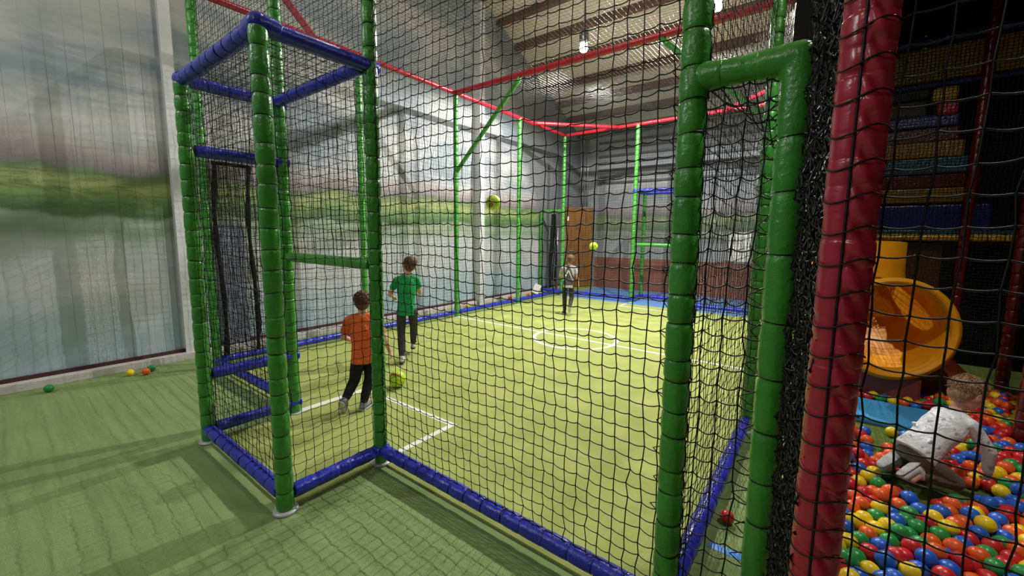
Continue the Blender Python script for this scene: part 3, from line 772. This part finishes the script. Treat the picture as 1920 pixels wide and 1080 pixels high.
def pinpoly(x, y, P_):
    ins = False
    for i in range(len(P_)):
        x1, y1 = P_[i]; x2, y2 = P_[i-1]
        if (y1 > y) != (y2 > y) and x < (x2-x1)*(y-y1)/(y2-y1)+x1: ins = not ins
    return ins
BARE = [(3.70, 1.78), (4.02, 1.80), (4.20, 2.10), (4.34, 2.5), (3.70, 2.5)]
cands = []
sp = 0.074; row = 0
y = -0.45
while y < 3.75:
    x = 3.71+(0.5*sp if row % 2 else 0)
    while x < 6.2:
        cands.append((x+rnd.uniform(-.018, .018), y+rnd.uniform(-.018, .018), 1)); x += sp
    y += sp*0.87; row += 1
BABY = (4.15, 1.53)
ok = []
for x, y, l in cands:
    if pinpoly(x, y, BARE) and rnd.random() > 0.16: continue
    if 3.64 < x < 4.50 and 2.44 < y < 3.07: continue
    if x < 4.8 and y > 3.42: continue
    if math.hypot(x-XP, y-YP_) < 0.10: continue
    # child's knees, feet and hands push the balls aside
    dx, dy = x-BABY[0], y-BABY[1]; a = dx*0.731+dy*0.682; b_ = -dx*0.682+dy*0.731
    if -0.20 < a < 0.24 and abs(b_) < 0.13: continue
    if 0.24 <= a < 0.36 and abs(b_) < 0.15: continue
    hz = 0.035*mnoise.noise(Vector((x*2.3, y*2.3, 0)))
    full = y < 1.72 or x > 4.5
    z = ZF+BR+(0.052+hz if full and not (abs(b_) < 0.24 and -0.25 < a < 0.42) else 0.0)
    z += rnd.uniform(-.012, .016)
    if z < ZF+BR: z = ZF+BR
    ok.append((x, y, z))
# relax so neighbours just touch
Pb = np.array(ok)
for it in range(30):
    D_ = Pb[:, None]-Pb[None]; dist = np.sqrt((D_**2).sum(2))+np.eye(len(Pb))*9
    ovl = np.clip(2*BR*0.985-dist, 0, None)
    Pb += ((D_/dist[..., None])*(ovl*0.35)[..., None]).sum(1)
    Pb[:, 2] = np.clip(Pb[:, 2], ZF+BR, ZF+BR+0.13); Pb[:, 0] = np.clip(Pb[:, 0], 3.70, 6.3)
    m_ = (Pb[:, 1] > 2.46) & (Pb[:, 1] < 3.06) & (Pb[:, 0] < 4.49); 
    Pb[m_ & (Pb[:, 1] > 2.7), 1] = 3.06; Pb[m_ & (Pb[:, 1] <= 2.7), 1] = 2.46
cm = cam.matrix_world.inverted()
def view(p):
    v = cm @ Vector(p)
    if v.z > -0.05: return None
    X_ = 960+10.4+764.57*v.x/-v.z; Y_ = 540-12.2-764.57*v.y/-v.z
    return X_, Y_, -v.z
seen = []; rest = []
for p_ in Pb:
    q_ = view(p_)
    if q_ and 1535 < q_[0] < 1950 and q_[1] < 1110: seen.append((q_[2], tuple(p_)))
    else: rest.append(tuple(p_))
seen.sort()
print('BALLS in view', len(seen), 'rest', len(rest))
rest += [s_[1] for s_ in seen[300:]]; seen = seen[:300]
names = list(BCOL); wts = (22, 24, 18, 17, 23)
for d_, p_ in seen:
    c = rnd.choices(names, wts)[0]
    tag(ballobj(c, p_), '%s plastic ball lying among the others in the ball pit' % c, 'ball', '%s balls in the ball pit' % c)
# everything out of frame or far back, as one mass
rb = []
for p_ in rest: rb.append((p_, rnd.choices(range(5), wts)[0]))
bm = bmesh.new(); bmesh.ops.create_icosphere(bm, subdivisions=2, radius=BR)
iv = np.array([v.co[:] for v in bm.verts]); bm.faces.ensure_lookup_table(); fi = np.array([[v.index for v in f.verts] for f in bm.faces]); bm.free()
V_ = np.concatenate([iv+np.array(p_) for p_, _ in rb]); F_ = np.concatenate([fi+i*len(iv) for i in range(len(rb))])
o = raw('plastic_balls', V_, F_, M_BALL['red']); 
for c in names[1:]: o.data.materials.append(M_BALL[c])
o.data.polygons.foreach_set('material_index', np.repeat(np.array([c for _, c in rb], dtype=np.int32), len(fi)))
tag(o, 'mass of mixed plastic balls filling the far and outer parts of the ball pit', 'balls', None, 'stuff')

# ------------------------------------------------------------------ footballs
M_FB = NT('lime_football'); v_ = M_FB.coord(); 
sp_ = M_FB.ramp(M_FB.noise(9, 2, 0.5, v_), [(0.60, lin((196, 232, 50))), (0.64, lin((176, 92, 50)))])
vo = M_FB.n('ShaderNodeTexVoronoi', feature='DISTANCE_TO_EDGE', i_Scale=11.0); M_FB.l(v_, vo.inputs['Vector'])
M_FB.l(M_FB.mix(M_FB.math('LESS_THAN', vo.outputs[0], 0.035), sp_, lin((140, 180, 40))), M_FB.b.inputs['Base Color']); M_FB.b.inputs['Roughness'].default_value = 0.4
M_FB.bump(vo.outputs[0], 0.3, 0.01); M_FB = M_FB.m
def football(loc, label, r=0.086):
    bm = bmesh.new(); bmesh.ops.create_icosphere(bm, subdivisions=4, radius=r); o = frombm('football', bm, M_FB); o.location = loc
    o.rotation_euler = (rnd.random()*3, rnd.random()*3, rnd.random()*3); return tag(o, label, 'football')
football((0.21, 0.93, 0.012+0.086), 'lime yellow football on the turf beside the child in orange')
c_ = Vector((3.6448, -1.5817, 1.6)); 
football(c_+(Vector((-1.12, 4.0, 2.15))-c_)*0.645, 'lime yellow football high in the air in front of the mural')
football((-0.12, 5.95, 1.372), 'lime yellow football in the air in front of the wooden door')

# ------------------------------------------------------------------ people
def cap(bm, p, q, r1, r2, k=14, n=5, flat=None, fr_=1.0):
    """closed tapered capsule; flat = direction in which it is thinned by fr_"""
    p = Vector(p); q = Vector(q); d = (q-p); L = d.length
    if L < 1e-6: d = Vector((0, 0, 1)); L = 1e-6
    d = d/L; x, y = frame_of(d)
    if flat is not None:
        f_ = Vector(flat); y = (f_-d*f_.dot(d)).normalized(); x = y.cross(d)
    rings = []
    for i in range(1, n+1):
        a = math.pi/2*(1-i/n); rings.append((p-d*r1*math.sin(a)*0.98, r1*math.cos(a)))
    for i in range(0, n):
        a = math.pi/2*i/n; rings.append((q+d*r2*math.sin(a)*0.98, r2*math.cos(a)))
    vs = [[bm.verts.new(c+x*math.cos(2*math.pi*j/k)*r+y*math.sin(2*math.pi*j/k)*r*fr_) for j in range(k)] for c, r in rings]
    for a, b in zip(vs, vs[1:]):
        for j in range(k): bm.faces.new((a[j], a[(j+1) % k], b[(j+1) % k], b[j]))
    bm.faces.new(vs[0][::-1]); bm.faces.new(vs[-1])
def chain(bm, pts, rs, **k):
    for i in range(len(pts)-1): cap(bm, pts[i], pts[i+1], rs[i], rs[i+1], **k)
def ell(bm, c, r, rot=None, u=20, v=14):
    Mx = Matrix.Translation(Vector(c)) @ (rot.to_4x4() if rot else Matrix.Identity(4)) @ Matrix.Diagonal((*r, 1))
    bmesh.ops.create_uvsphere(bm, u_segments=u, v_segments=v, radius=1.0, matrix=Mx)
def loft(bm, secs, side, k=24, hem=(0.6, 0.18)):
    """secs: (centre, half width along side, half depth)"""
    side = Vector(side); n = len(secs); cs = [Vector(s_[0]) for s_ in secs]; rings = []
    for i in range(n):
        d = (cs[min(i+1, n-1)]-cs[max(i-1, 0)]).normalized(); x = (side-d*side.dot(d)).normalized(); y = d.cross(x)
        rings.append((cs[i], x*secs[i][1], y*secs[i][2], d))
    c, x, y, d = rings[0]; rings.insert(0, (c-d*x.length*hem[1], x*hem[0], y*hem[0], d))
    c, x, y, d = rings[-1]; rings.append((c+d*x.length*0.15, x*0.6, y*0.6, d))
    vs = [[bm.verts.new(c+x*math.cos(2*math.pi*j/k)+y*math.sin(2*math.pi*j/k)) for j in range(k)] for c, x, y, _ in rings]
    for a, b in zip(vs, vs[1:]):
        for j in range(k): bm.faces.new((a[j], a[(j+1) % k], b[(j+1) % k], b[j]))
    bm.faces.new(vs[0][::-1]); bm.faces.new(vs[-1])
def fuse(name, bm, mat, parent, vox=0.006, it=6, fac=0.5):
    o = frombm(name, bm, mat, parent)
    m = o.modifiers.new('fuse', 'REMESH'); m.mode = 'VOXEL'; m.voxel_size = vox; m.use_smooth_shade = True
    m = o.modifiers.new('soft', 'SMOOTH'); m.iterations = it; m.factor = fac
    return o
def hand(bm, wrist, d, pn_, thumb_side, s=1.0, curl=0.5):
    """palm, four unequal jointed fingers and a thumb from the side of the palm"""
    wrist = Vector(wrist); d = Vector(d).normalized(); pn_ = Vector(pn_); pn_ = (pn_-d*pn_.dot(d)).normalized(); sx = d.cross(pn_).normalized()*thumb_side
    cap(bm, wrist, wrist+d*0.045*s, 0.015*s, 0.022*s, flat=pn_, fr_=0.55)
    cap(bm, wrist+d*0.02*s+sx*0.008*s, wrist+d*0.045*s+sx*0.012*s, 0.013*s, 0.013*s, flat=pn_, fr_=0.7)
    cap(bm, wrist+d*0.02*s-sx*0.008*s, wrist+d*0.045*s-sx*0.012*s, 0.012*s, 0.012*s, flat=pn_, fr_=0.7)
    for i, (o_, L) in enumerate(((0.0185, 0.040), (0.0063, 0.045), (-0.0062, 0.042), (-0.0180, 0.033))):
        b = wrist+d*0.052*s+sx*o_*s; c = curl*(0.8+0.12*i); ang = c*0.7; pts = [b]
        for f_ in (0.42, 0.32, 0.26):
            dd = d*math.cos(ang)+pn_*math.sin(ang); pts.append(pts[-1]+dd*L*f_*s); ang += c*0.9
        chain(bm, pts, [0.0062*s, 0.0058*s, 0.0054*s, 0.0048*s], k=10, n=3)
    t0 = wrist+d*0.016*s+sx*0.017*s; td = (d*0.65+sx*0.62+pn_*0.35).normalized(); t1 = t0+td*0.024*s; t2 = t1+(d*0.85+sx*0.2+pn_*0.35).normalized()*0.018*s
    chain(bm, [t0, t1, t2], [0.0085*s, 0.0068*s, 0.0056*s], k=10, n=3)
def lerp(a, b, t): return Vector(a).lerp(Vector(b), t)
M_SKIN = simple('skin', (226, 172, 150), 0.55, var=0.05, nscale=20)
M_SKIN.node_tree.nodes['Principled BSDF'].inputs['Subsurface Weight'].default_value = 0.1
M_SKIN.node_tree.nodes['Principled BSDF'].inputs['Subsurface Scale'].default_value = 0.01
M_EYEW = simple('eye_white', (236, 232, 226), 0.3); M_IRIS = simple('eye_iris', (70, 50, 36), 0.2); M_LIP = simple('lips', (188, 110, 100), 0.5)
def hairmat(name, a, b):
    k = NT(name); v = k.coord((90, 90, 18)); n = k.noise(1.0, 4, 0.7, v)
    k.l(k.ramp(n, [(0.35, lin(a)), (0.65, lin(b))]), k.b.inputs['Base Color']); k.b.inputs['Roughness'].default_value = 0.5; k.bump(n, 0.8, 0.01); return k.m
def person(name, loc, rz, J, s, label, hair_m, shirt_m, pants_m, shoe_m, sole_m, cat='child', headdir=(0, 1, 0), short=True, sleeve=0.45, hem=0.0, shirt_len=None, seed=1, vox=0.0045, pose_hand=(0.5, 0.5), shirt_fit=1.0, hair_len=0.012, hs=1.0):
    t = empty(name, loc, rz); tag(t, label, cat)
    J = {k: Vector(v) for k, v in J.items()}
    hd = J['head']; f = Vector(headdir).normalized(); 
    upv = (hd-J['neck']).normalized(); f = (f-upv*f.dot(upv)).normalized(); sd = f.cross(upv).normalized()
    rot = Matrix((sd, f, upv)).transposed(); rh = s*hs
    def H(x, y, z): return hd+rot@Vector((x*rh, y*rh, z*rh))
    pel, ch, nk = J['pelvis'], J['chest'], J['neck']; side = (J['shR']-J['shL']).normalized(); sideH = (J['hipR']-J['hipL']).normalized()
    sf = pel+(ch-pel)*0.5
    # ---- continuous body
    bm = bmesh.new()
    ell(bm, H(0, -0.008, 0.018), (0.070*rh, 0.083*rh, 0.078*rh), rot); ell(bm, H(0, 0.012, -0.030), (0.055*rh, 0.060*rh, 0.060*rh), rot)
    ell(bm, H(0, 0.045, -0.062), (0.028*rh, 0.024*rh, 0.022*rh), rot)
    ell(bm, H(0.030, 0.045, -0.030), (0.022*rh,)*3, rot); ell(bm, H(-0.030, 0.045, -0.030), (0.022*rh,)*3, rot)
    cap(bm, H(0, 0.070, 0.004), H(0, 0.082, -0.018), 0.007*rh, 0.011*rh)
    for q in (-1, 1):
        ell(bm, H(0.070*q, -0.008, -0.010), (0.007*rh, 0.016*rh, 0.023*rh), rot)
        ell(bm, H(0.074*q, -0.014, 0.002), (0.005*rh, 0.012*rh, 0.013*rh), rot)
    cap(bm, H(0, -0.012, -0.05), lerp(nk, ch, 0.25), 0.036*s, 0.042*s)
    loft(bm, [(pel, 0.092*s, 0.066*s), (lerp(pel, ch, 0.45), 0.084*s, 0.062*s), (lerp(pel, ch, 0.85), 0.104*s, 0.068*s), (lerp(ch, nk, 0.35), 0.100*s, 0.056*s), (lerp(ch, nk, 0.7), 0.055*s, 0.045*s)], side)
    for q in 'LR':
        chain(bm, [J['sh'+q], J['el'+q], J['wr'+q]], [0.034*s, 0.027*s, 0.0175*s])
        cap(bm, lerp(ch, nk, 0.55), J['sh'+q], 0.045*s, 0.036*s)
        fd = (J['wr'+q]-J['el'+q]).normalized(); hdv = J.get('hd'+q, fd); 
        hand(bm, J['wr'+q], hdv, Vector((-1 if q == 'R' else 1, 0.2, 0)) if abs(hdv.z) > .5 else Vector((0, 0, -1)), (1 if q == 'R' else -1)*(1 if abs(hdv.z) > .5 else 1), s*1.0, pose_hand[0 if q == 'L' else 1])
        chain(bm, [J['hip'+q], J['kn'+q], J['an'+q]], [0.058*s, 0.040*s, 0.027*s])
        cap(bm, J['an'+q], J['an'+q]+J['toe'+q].normalized()*0.07*s, 0.026*s, 0.022*s)
    fuse('body', bm, M_SKIN, t, 0.0032*s, 3)
    # ---- face
    for q in (-1, 1):
        bm = bmesh.new(); ell(bm, H(0.028*q, 0.061, 0.002), (0.011*rh, 0.007*rh, 0.009*rh), rot, 12, 8); e = frombm('eye', bm, M_EYEW, t)
        bm = bmesh.new(); ell(bm, H(0.028*q, 0.066, 0.002), (0.0055*rh, 0.0035*rh, 0.0055*rh), rot, 10, 8); frombm('iris', bm, M_IRIS, e)
    bm = bmesh.new(); cap(bm, H(-0.015, 0.068, -0.044), H(0.015, 0.068, -0.044), 0.0045*rh, 0.0045*rh); frombm('mouth', bm, M_LIP, t)
    # ---- hair: cap with tousled strands
    bm = bmesh.new()
    ell(bm, H(0, -0.017, 0.030), (0.078*rh, 0.086*rh, 0.078*rh), rot); ell(bm, H(0, -0.045, -0.015), (0.066*rh, 0.050*rh, 0.062*rh), rot)
    ell(bm, H(0, 0.035, 0.068), (0.055*rh, 0.040*rh, 0.030*rh), rot)
    rg = random.Random(seed)
    for i in range(60):
        a = rg.uniform(0, 6.28); e_ = rg.uniform(-0.25, 1.5)
        u_ = Vector((math.cos(a)*math.cos(e_), math.sin(a)*math.cos(e_), math.sin(e_)))
        if u_.y > 0.45 and u_.z < 0.55: continue
        c = H(u_.x*0.074, -0.017+u_.y*0.082, 0.030+u_.z*0.074); ell(bm, c, (rg.uniform(.006, .013)*rh,)*3, None, 8, 6)
    ho = fuse('hair', bm, hair_m, t, 0.0042*s, 3)
    B = Acc()
    for i in range(420):
        a = rg.uniform(0, 6.28); e_ = math.asin(rg.uniform(-0.45, 1))
        u_ = Vector((math.cos(a)*math.cos(e_), math.sin(a)*math.cos(e_), math.sin(e_)))
        if u_.y > 0.35 and u_.z < 0.62: continue
        if u_.z < -0.2 and abs(u_.x) > 0.8: continue
        c = H(u_.x*0.075, -0.018+u_.y*0.084, 0.028+u_.z*0.076); o_ = rot@u_; tg = rot@Vector((rg.uniform(-1, 1), rg.uniform(-1, 1), rg.uniform(-.9, .3)))
        tg = (tg-o_*tg.dot(o_)).normalized()
        L = hair_len*rh*rg.uniform(.7, 1.5)
        B.tube([c, c+o_*L*0.45+tg*L*0.6, c+o_*L*0.55+tg*L*1.5], [0.0026*rh, 0.002*rh, 0.0006*rh], 4, False)
    B.build('hair_strands', hair_m, ho)
    # ---- shirt
    bm = bmesh.new(); k_ = shirt_fit
    hemc = pel+(pel-ch).normalized()*hem*s
    loft(bm, [(hemc, 0.118*s*k_, 0.092*s*k_), (pel, 0.114*s*k_, 0.088*s*k_), (lerp(pel, ch, 0.45), 0.103*s*k_, 0.079*s*k_), (lerp(pel, ch, 0.85), 0.117*s, 0.082*s), (lerp(ch, nk, 0.35), 0.110*s, 0.068*s), (lerp(ch, nk, 0.74), 0.056*s, 0.050*s)], side, hem=(0.97, 0.03))
    for q in 'LR':
        cap(bm, lerp(ch, nk, 0.72), J['sh'+q], 0.043*s, 0.036*s); cap(bm, lerp(ch, nk, 0.2), J['sh'+q], 0.055*s, 0.036*s)
        if short: 
            e_ = lerp(J['sh'+q], J['el'+q], sleeve); cap(bm, J['sh'+q], e_, 0.038*s, 0.041*s)
        else:
            chain(bm, [J['sh'+q], J['el'+q], lerp(J['el'+q], J['wr'+q], 0.93)], [0.040*s, 0.035*s, 0.027*s])
    for i in range(9):   # creases
        z_ = rg.uniform(0, 1); a = rg.uniform(-.9, .9); c = lerp(pel, ch, z_); yv = side.cross(ch-pel).normalized()
        for sg_ in (1, -1):
            p0 = c+side*a*0.085*s+yv*sg_*0.072*s; cap(bm, p0, p0+side*rg.uniform(-.05, .05)*s+(ch-pel).normalized()*rg.uniform(-.05, .05)*s, 0.012*s, 0.006*s, fr_=1.0)
    fuse('shirt', bm, shirt_m, t, vox*s, 5)
    # ---- trousers
    bm = bmesh.new()
    loft(bm, [(lerp(J['hipL'], J['hipR'], 0.5)+(pel-ch).normalized()*0.02*s, 0.088*s, 0.070*s), (pel, 0.094*s, 0.073*s), (lerp(pel, ch, 0.14), 0.090*s, 0.070*s)], sideH)
    for q in 'LR':
        chain(bm, [J['hip'+q], lerp(J['hip'+q], J['kn'+q], 0.5), J['kn'+q], lerp(J['kn'+q], J['an'+q], 0.45), lerp(J['kn'+q], J['an'+q], 0.9)], [0.060*s, 0.058*s, 0.049*s, 0.046*s, 0.036*s])
        for i in range(5):
            u_ = rg.uniform(.1, .95); c = lerp(J['kn'+q], J['an'+q], u_); v_ = Vector((rg.uniform(-1, 1), rg.uniform(-1, 1), 0)).normalized(); cap(bm, c+v_*0.030*s, c+v_*0.030*s+Vector((v_.y, -v_.x, .3))*0.03*s, 0.014*s, 0.008*s)
    fuse('trousers', bm, pants_m, t, vox*s, 5)
    # ---- shoes
    for q in 'LR':
        a = J['an'+q]; td = J['toe'+q].normalized(); upf = (J['kn'+q]-a).normalized(); upf = (upf-td*upf.dot(td)).normalized(); sv = td.cross(upf)
        base = a-upf*0.036*s
        bm = bmesh.new()
        chain(bm, [base-td*0.022*s+upf*0.006*s, base+td*0.045*s, base+td*0.098*s], [0.030*s, 0.031*s, 0.026*s], flat=upf, fr_=0.85)
        cap(bm, a-td*0.008*s-upf*.02*s, a-td*0.004*s+upf*0.012*s, 0.032*s, 0.030*s)
        so = fuse('shoe', bm, shoe_m, t, 0.004*s, 4)
        bm = bmesh.new(); b2 = base-upf*0.024*s
        chain(bm, [b2-td*0.022*s, b2+td*0.045*s, b2+td*0.098*s], [0.033*s, 0.034*s, 0.029*s], flat=upf, fr_=0.30)
        fuse('sole', bm, sole_m, so, 0.004*s, 2)
    return t
M_SHOEG = simple('grey_shoe', (120, 124, 136), 0.6, var=0.3, nscale=30); M_SOLE = simple('pale_sole', (196, 196, 196), 0.7); M_SOLED = simple('dark_sole', (40, 40, 44), 0.7)
M_SHOEW = simple('white_shoe', (206, 206, 210), 0.6, var=0.1, nscale=30); M_SHOEK = simple('black_shoe', (34, 34, 38), 0.6)
V3 = Vector
person('person', (0.43, 0.42, 0.012), R(57), dict(head=(0.0, 0.005, 0.982), neck=(0.0, 0, 0.895), chest=(0.0, 0, 0.76), pelvis=(0.01, 0, 0.50),
    shL=(-0.118, 0, 0.825), elL=(-0.165, 0.05, 0.665), wrL=(-0.10, 0.16, 0.60), shR=(0.118, 0, 0.825), elR=(0.175, 0.01, 0.64), wrR=(0.222, 0.05, 0.505),
    hipL=(-0.05, 0, 0.475), knL=(-0.085, 0.045, 0.27), anL=(-0.165, -0.05, 0.13), toeL=(0.05, 0.55, -0.8), hipR=(0.06, 0, 0.475), knR=(0.04, 0.055, 0.265), anR=(-0.015, -0.01, 0.068), toeR=(0.55, 0.85, -0.02)),
    0.98, 'child in a plain orange t-shirt and black trousers stepping towards the football, seen from behind', hairmat('brown_hair', (74, 48, 36), (124, 84, 62)),
    fabric('orange_cotton', (236, 108, 56)), fabric('black_trousers', (36, 36, 42)), M_SHOEG, M_SOLE, seed=11, hem=0.055, shirt_fit=1.05, hs=0.93, sleeve=0.62)
person('person', (-0.36, 1.50, 0.012), R(50), dict(head=(0.045, 0.015, 1.20), neck=(0.02, 0.0, 1.105), chest=(0.005, 0, 0.96), pelvis=(0.0, 0, 0.665),
    shL=(-0.110, 0, 1.03), elL=(-0.195, 0.03, 0.845), wrL=(-0.165, 0.16, 0.80), shR=(0.122, 0.02, 1.03), elR=(0.160, 0.10, 0.86), wrR=(0.13, 0.22, 0.87),
    hipL=(-0.062, 0, 0.64), knL=(-0.07, 0.03, 0.365), anL=(-0.065, -0.04, 0.082), toeL=(0.05, 1, 0), hipR=(0.07, 0, 0.64), knR=(0.075, 0.20, 0.405), anR=(0.06, 0.36, 0.145), toeR=(0.0, 1, 0.2)),
    0.98, 'child in a shiny green sports shirt and dark grey trousers running away across the turf', hairmat('chestnut_hair', (72, 44, 32), (128, 80, 60)),
    fabric('green_jersey', (40, 156, 92)), fabric('grey_trousers', (66, 64, 76)), M_SHOEW, M_SOLED, seed=12, hem=0.06, shirt_fit=1.0, hs=1.02, sleeve=0.5)
# tee with a dark back panel
k = NT('panelled_tee'); tc_ = k.n('ShaderNodeTexCoord'); sp2 = k.n('ShaderNodeSeparateXYZ'); k.l(tc_.outputs['Object'], sp2.inputs[0])
ax_ = k.math('ABSOLUTE', k.math('SUBTRACT', sp2.outputs[0], 0.01)); lim = k.math('MULTIPLY', k.math('SUBTRACT', 1.02, sp2.outputs[2]), 0.42)
ins = k.math('MULTIPLY', k.math('LESS_THAN', ax_, k.math('ADD', lim, 0.0)), k.math('GREATER_THAN', sp2.outputs[2], 0.60))
st_ = k.math('LESS_THAN', k.math('ABSOLUTE', k.math('SUBTRACT', ax_, k.math('MULTIPLY', k.math('SUBTRACT', 0.90, sp2.outputs[2]), 0.45))), 0.013)
st_ = k.math('MULTIPLY', st_, k.math('MULTIPLY', k.math('GREATER_THAN', sp2.outputs[2], 0.68), k.math('LESS_THAN', sp2.outputs[2], 0.90)))
c_ = k.mix(ins, lin((178, 174, 182)), lin((84, 80, 86))); c_ = k.mix(st_, c_, lin((200, 198, 200))); k.l(c_, k.b.inputs['Base Color']); k.b.inputs['Roughness'].default_value = 0.85
k.bump(k.noise(16, 3, 0.5, tc_.outputs['Object'], 1.4), 0.6, 0.02)
person('person', (-0.40, 5.43, 0.012), R(32), dict(head=(0.045, 0.01, 1.10), neck=(0.03, 0.0, 1.012), chest=(0.025, 0, 0.88), pelvis=(0.01, 0, 0.60),
    shL=(-0.105, 0, 0.935), elL=(-0.15, 0.06, 0.77), wrL=(-0.10, 0.18, 0.74), shR=(0.150, 0.0, 0.935), elR=(0.185, -0.02, 0.76), wrR=(0.215, 0.03, 0.625),
    hipL=(-0.05, 0, 0.575), knL=(-0.05, 0.02, 0.33), anL=(-0.045, -0.02, 0.075), toeL=(-0.3, 1, 0), hipR=(0.07, 0, 0.575), knR=(0.09, 0.06, 0.345), anR=(0.05, -0.13, 0.19), toeR=(0.05, 0.5, -0.85)),
    0.94, 'child in a pale grey t-shirt with a dark back panel running near the far goal', hairmat('fair_brown_hair', (92, 66, 52), (160, 122, 100)),
    k.m, fabric('olive_trousers', (62, 64, 54)), M_SHOEK, M_SOLE, seed=13, hem=0.05, hs=1.0, sleeve=0.6)
k = NT('patterned_white_cotton'); v_ = k.coord(); n_ = k.noise(34, 3, 0.6, v_)
k.l(k.ramp(n_, [(0.60, lin((226, 226, 232))), (0.66, lin((160, 162, 172)))]), k.b.inputs['Base Color']); k.b.inputs['Roughness'].default_value = 0.85
k.bump(k.noise(15, 3, 0.5, v_, 0.6), 0.6, 0.03)
person('person', (4.15, 1.55, ZF+0.05), R(-47), dict(head=(0.0, 0.275, 0.52), neck=(0.0, 0.225, 0.425), chest=(0, 0.16, 0.345), pelvis=(0, -0.015, 0.19),
    shL=(-0.080, 0.205, 0.375), elL=(-0.125, 0.27, 0.25), wrL=(-0.11, 0.31, 0.13), shR=(0.080, 0.205, 0.375), elR=(0.125, 0.275, 0.245), wrR=(0.115, 0.30, 0.125),
    hipL=(-0.048, -0.01, 0.155), knL=(-0.085, 0.12, 0.055), anL=(-0.07, -0.045, 0.085), toeL=(0, -0.8, -0.5), hipR=(0.048, -0.01, 0.155), knR=(0.095, 0.13, 0.055), anR=(0.065, -0.055, 0.095), toeR=(0.1, -0.8, -0.4)),
    0.90, 'toddler in a white patterned long-sleeved top crawling on hands and knees in the ball pit', hairmat('light_brown_hair', (132, 100, 74), (190, 152, 120)),
    k.m, fabric('taupe_trousers', (108, 98, 88)), M_SHOEW, M_SOLE, cat='toddler', headdir=(0.15, 0.85, -0.45), short=False, seed=14, hem=0.02, vox=0.004, hs=1.04, hair_len=0.016, pose_hand=(0.9, 0.9), shirt_fit=1.02)

# ------------------------------------------------------------------ lamps
M_BULB = simple('lit_bulb', (255, 250, 240), 0.3, emit=(255, 248, 232), es=120)
M_LAMPH = simple('lamp_housing', (120, 120, 118), 0.35, 0.7)
for i, (x, y, z, pw) in enumerate(LAMPS):
    t = empty('pendant_lamp', (x, y, z)); 
    tag(t, ['lit pendant lamp hanging over the pitch, the one nearer the mural wall', 'lit pendant lamp hanging over the pitch, the one nearer the soft play frame',
            'pendant lamp over the carpet beside the mural wall', 'pendant lamp over the carpet behind the viewer', 'unseen fill lamp added high over the front half of the pitch', 'unseen spot lamp added over the ball pit'][i], 'lamp')
    h = roof_z(y)-z
    A = Acc(); A.tube([(0, 0, 0.42), (0, 0, h+0.02)], 0.012, 8); A.build('rod', M_LAMPH, t)
    A = Acc(); A.tube([(0, 0, 0.16), (0, 0, 0.20), (0, 0, 0.34), (0, 0, 0.42), (0, 0, 0.44)], [0.07, 0.085, 0.085, 0.05, 0.02], 20); A.build('housing', M_LAMPH, t)
    A = Acc(); A.tube([(0, 0, 0.02), (0, 0, 0.035), (0, 0, 0.08), (0, 0, 0.13), (0, 0, 0.16)], [0.02, 0.055, 0.075, 0.065, 0.05], 20); A.build('bulb', M_BULB, t)
    ld = bpy.data.lights.new('lamp_light', 'POINT' if i in (2, 3) else 'SPOT'); ld.energy = pw
    if i not in (2, 3): ld.spot_size = R(168); ld.spot_blend = 0.25
    if i == 5: ld.spot_size = R(112); ld.spot_blend = 0.35; ld.energy = pw  # added pit spot, cone narrowed to leave the tower dark
    ld.color = (0.88, 0.93, 1.0) if i in (2, 3) else LAMP_COL; ld.shadow_soft_size = 0.02
    lo = bpy.data.objects.new('lamp_light', ld); COL.objects.link(lo); lo.parent = t; lo.location = (0, 0, -0.05)
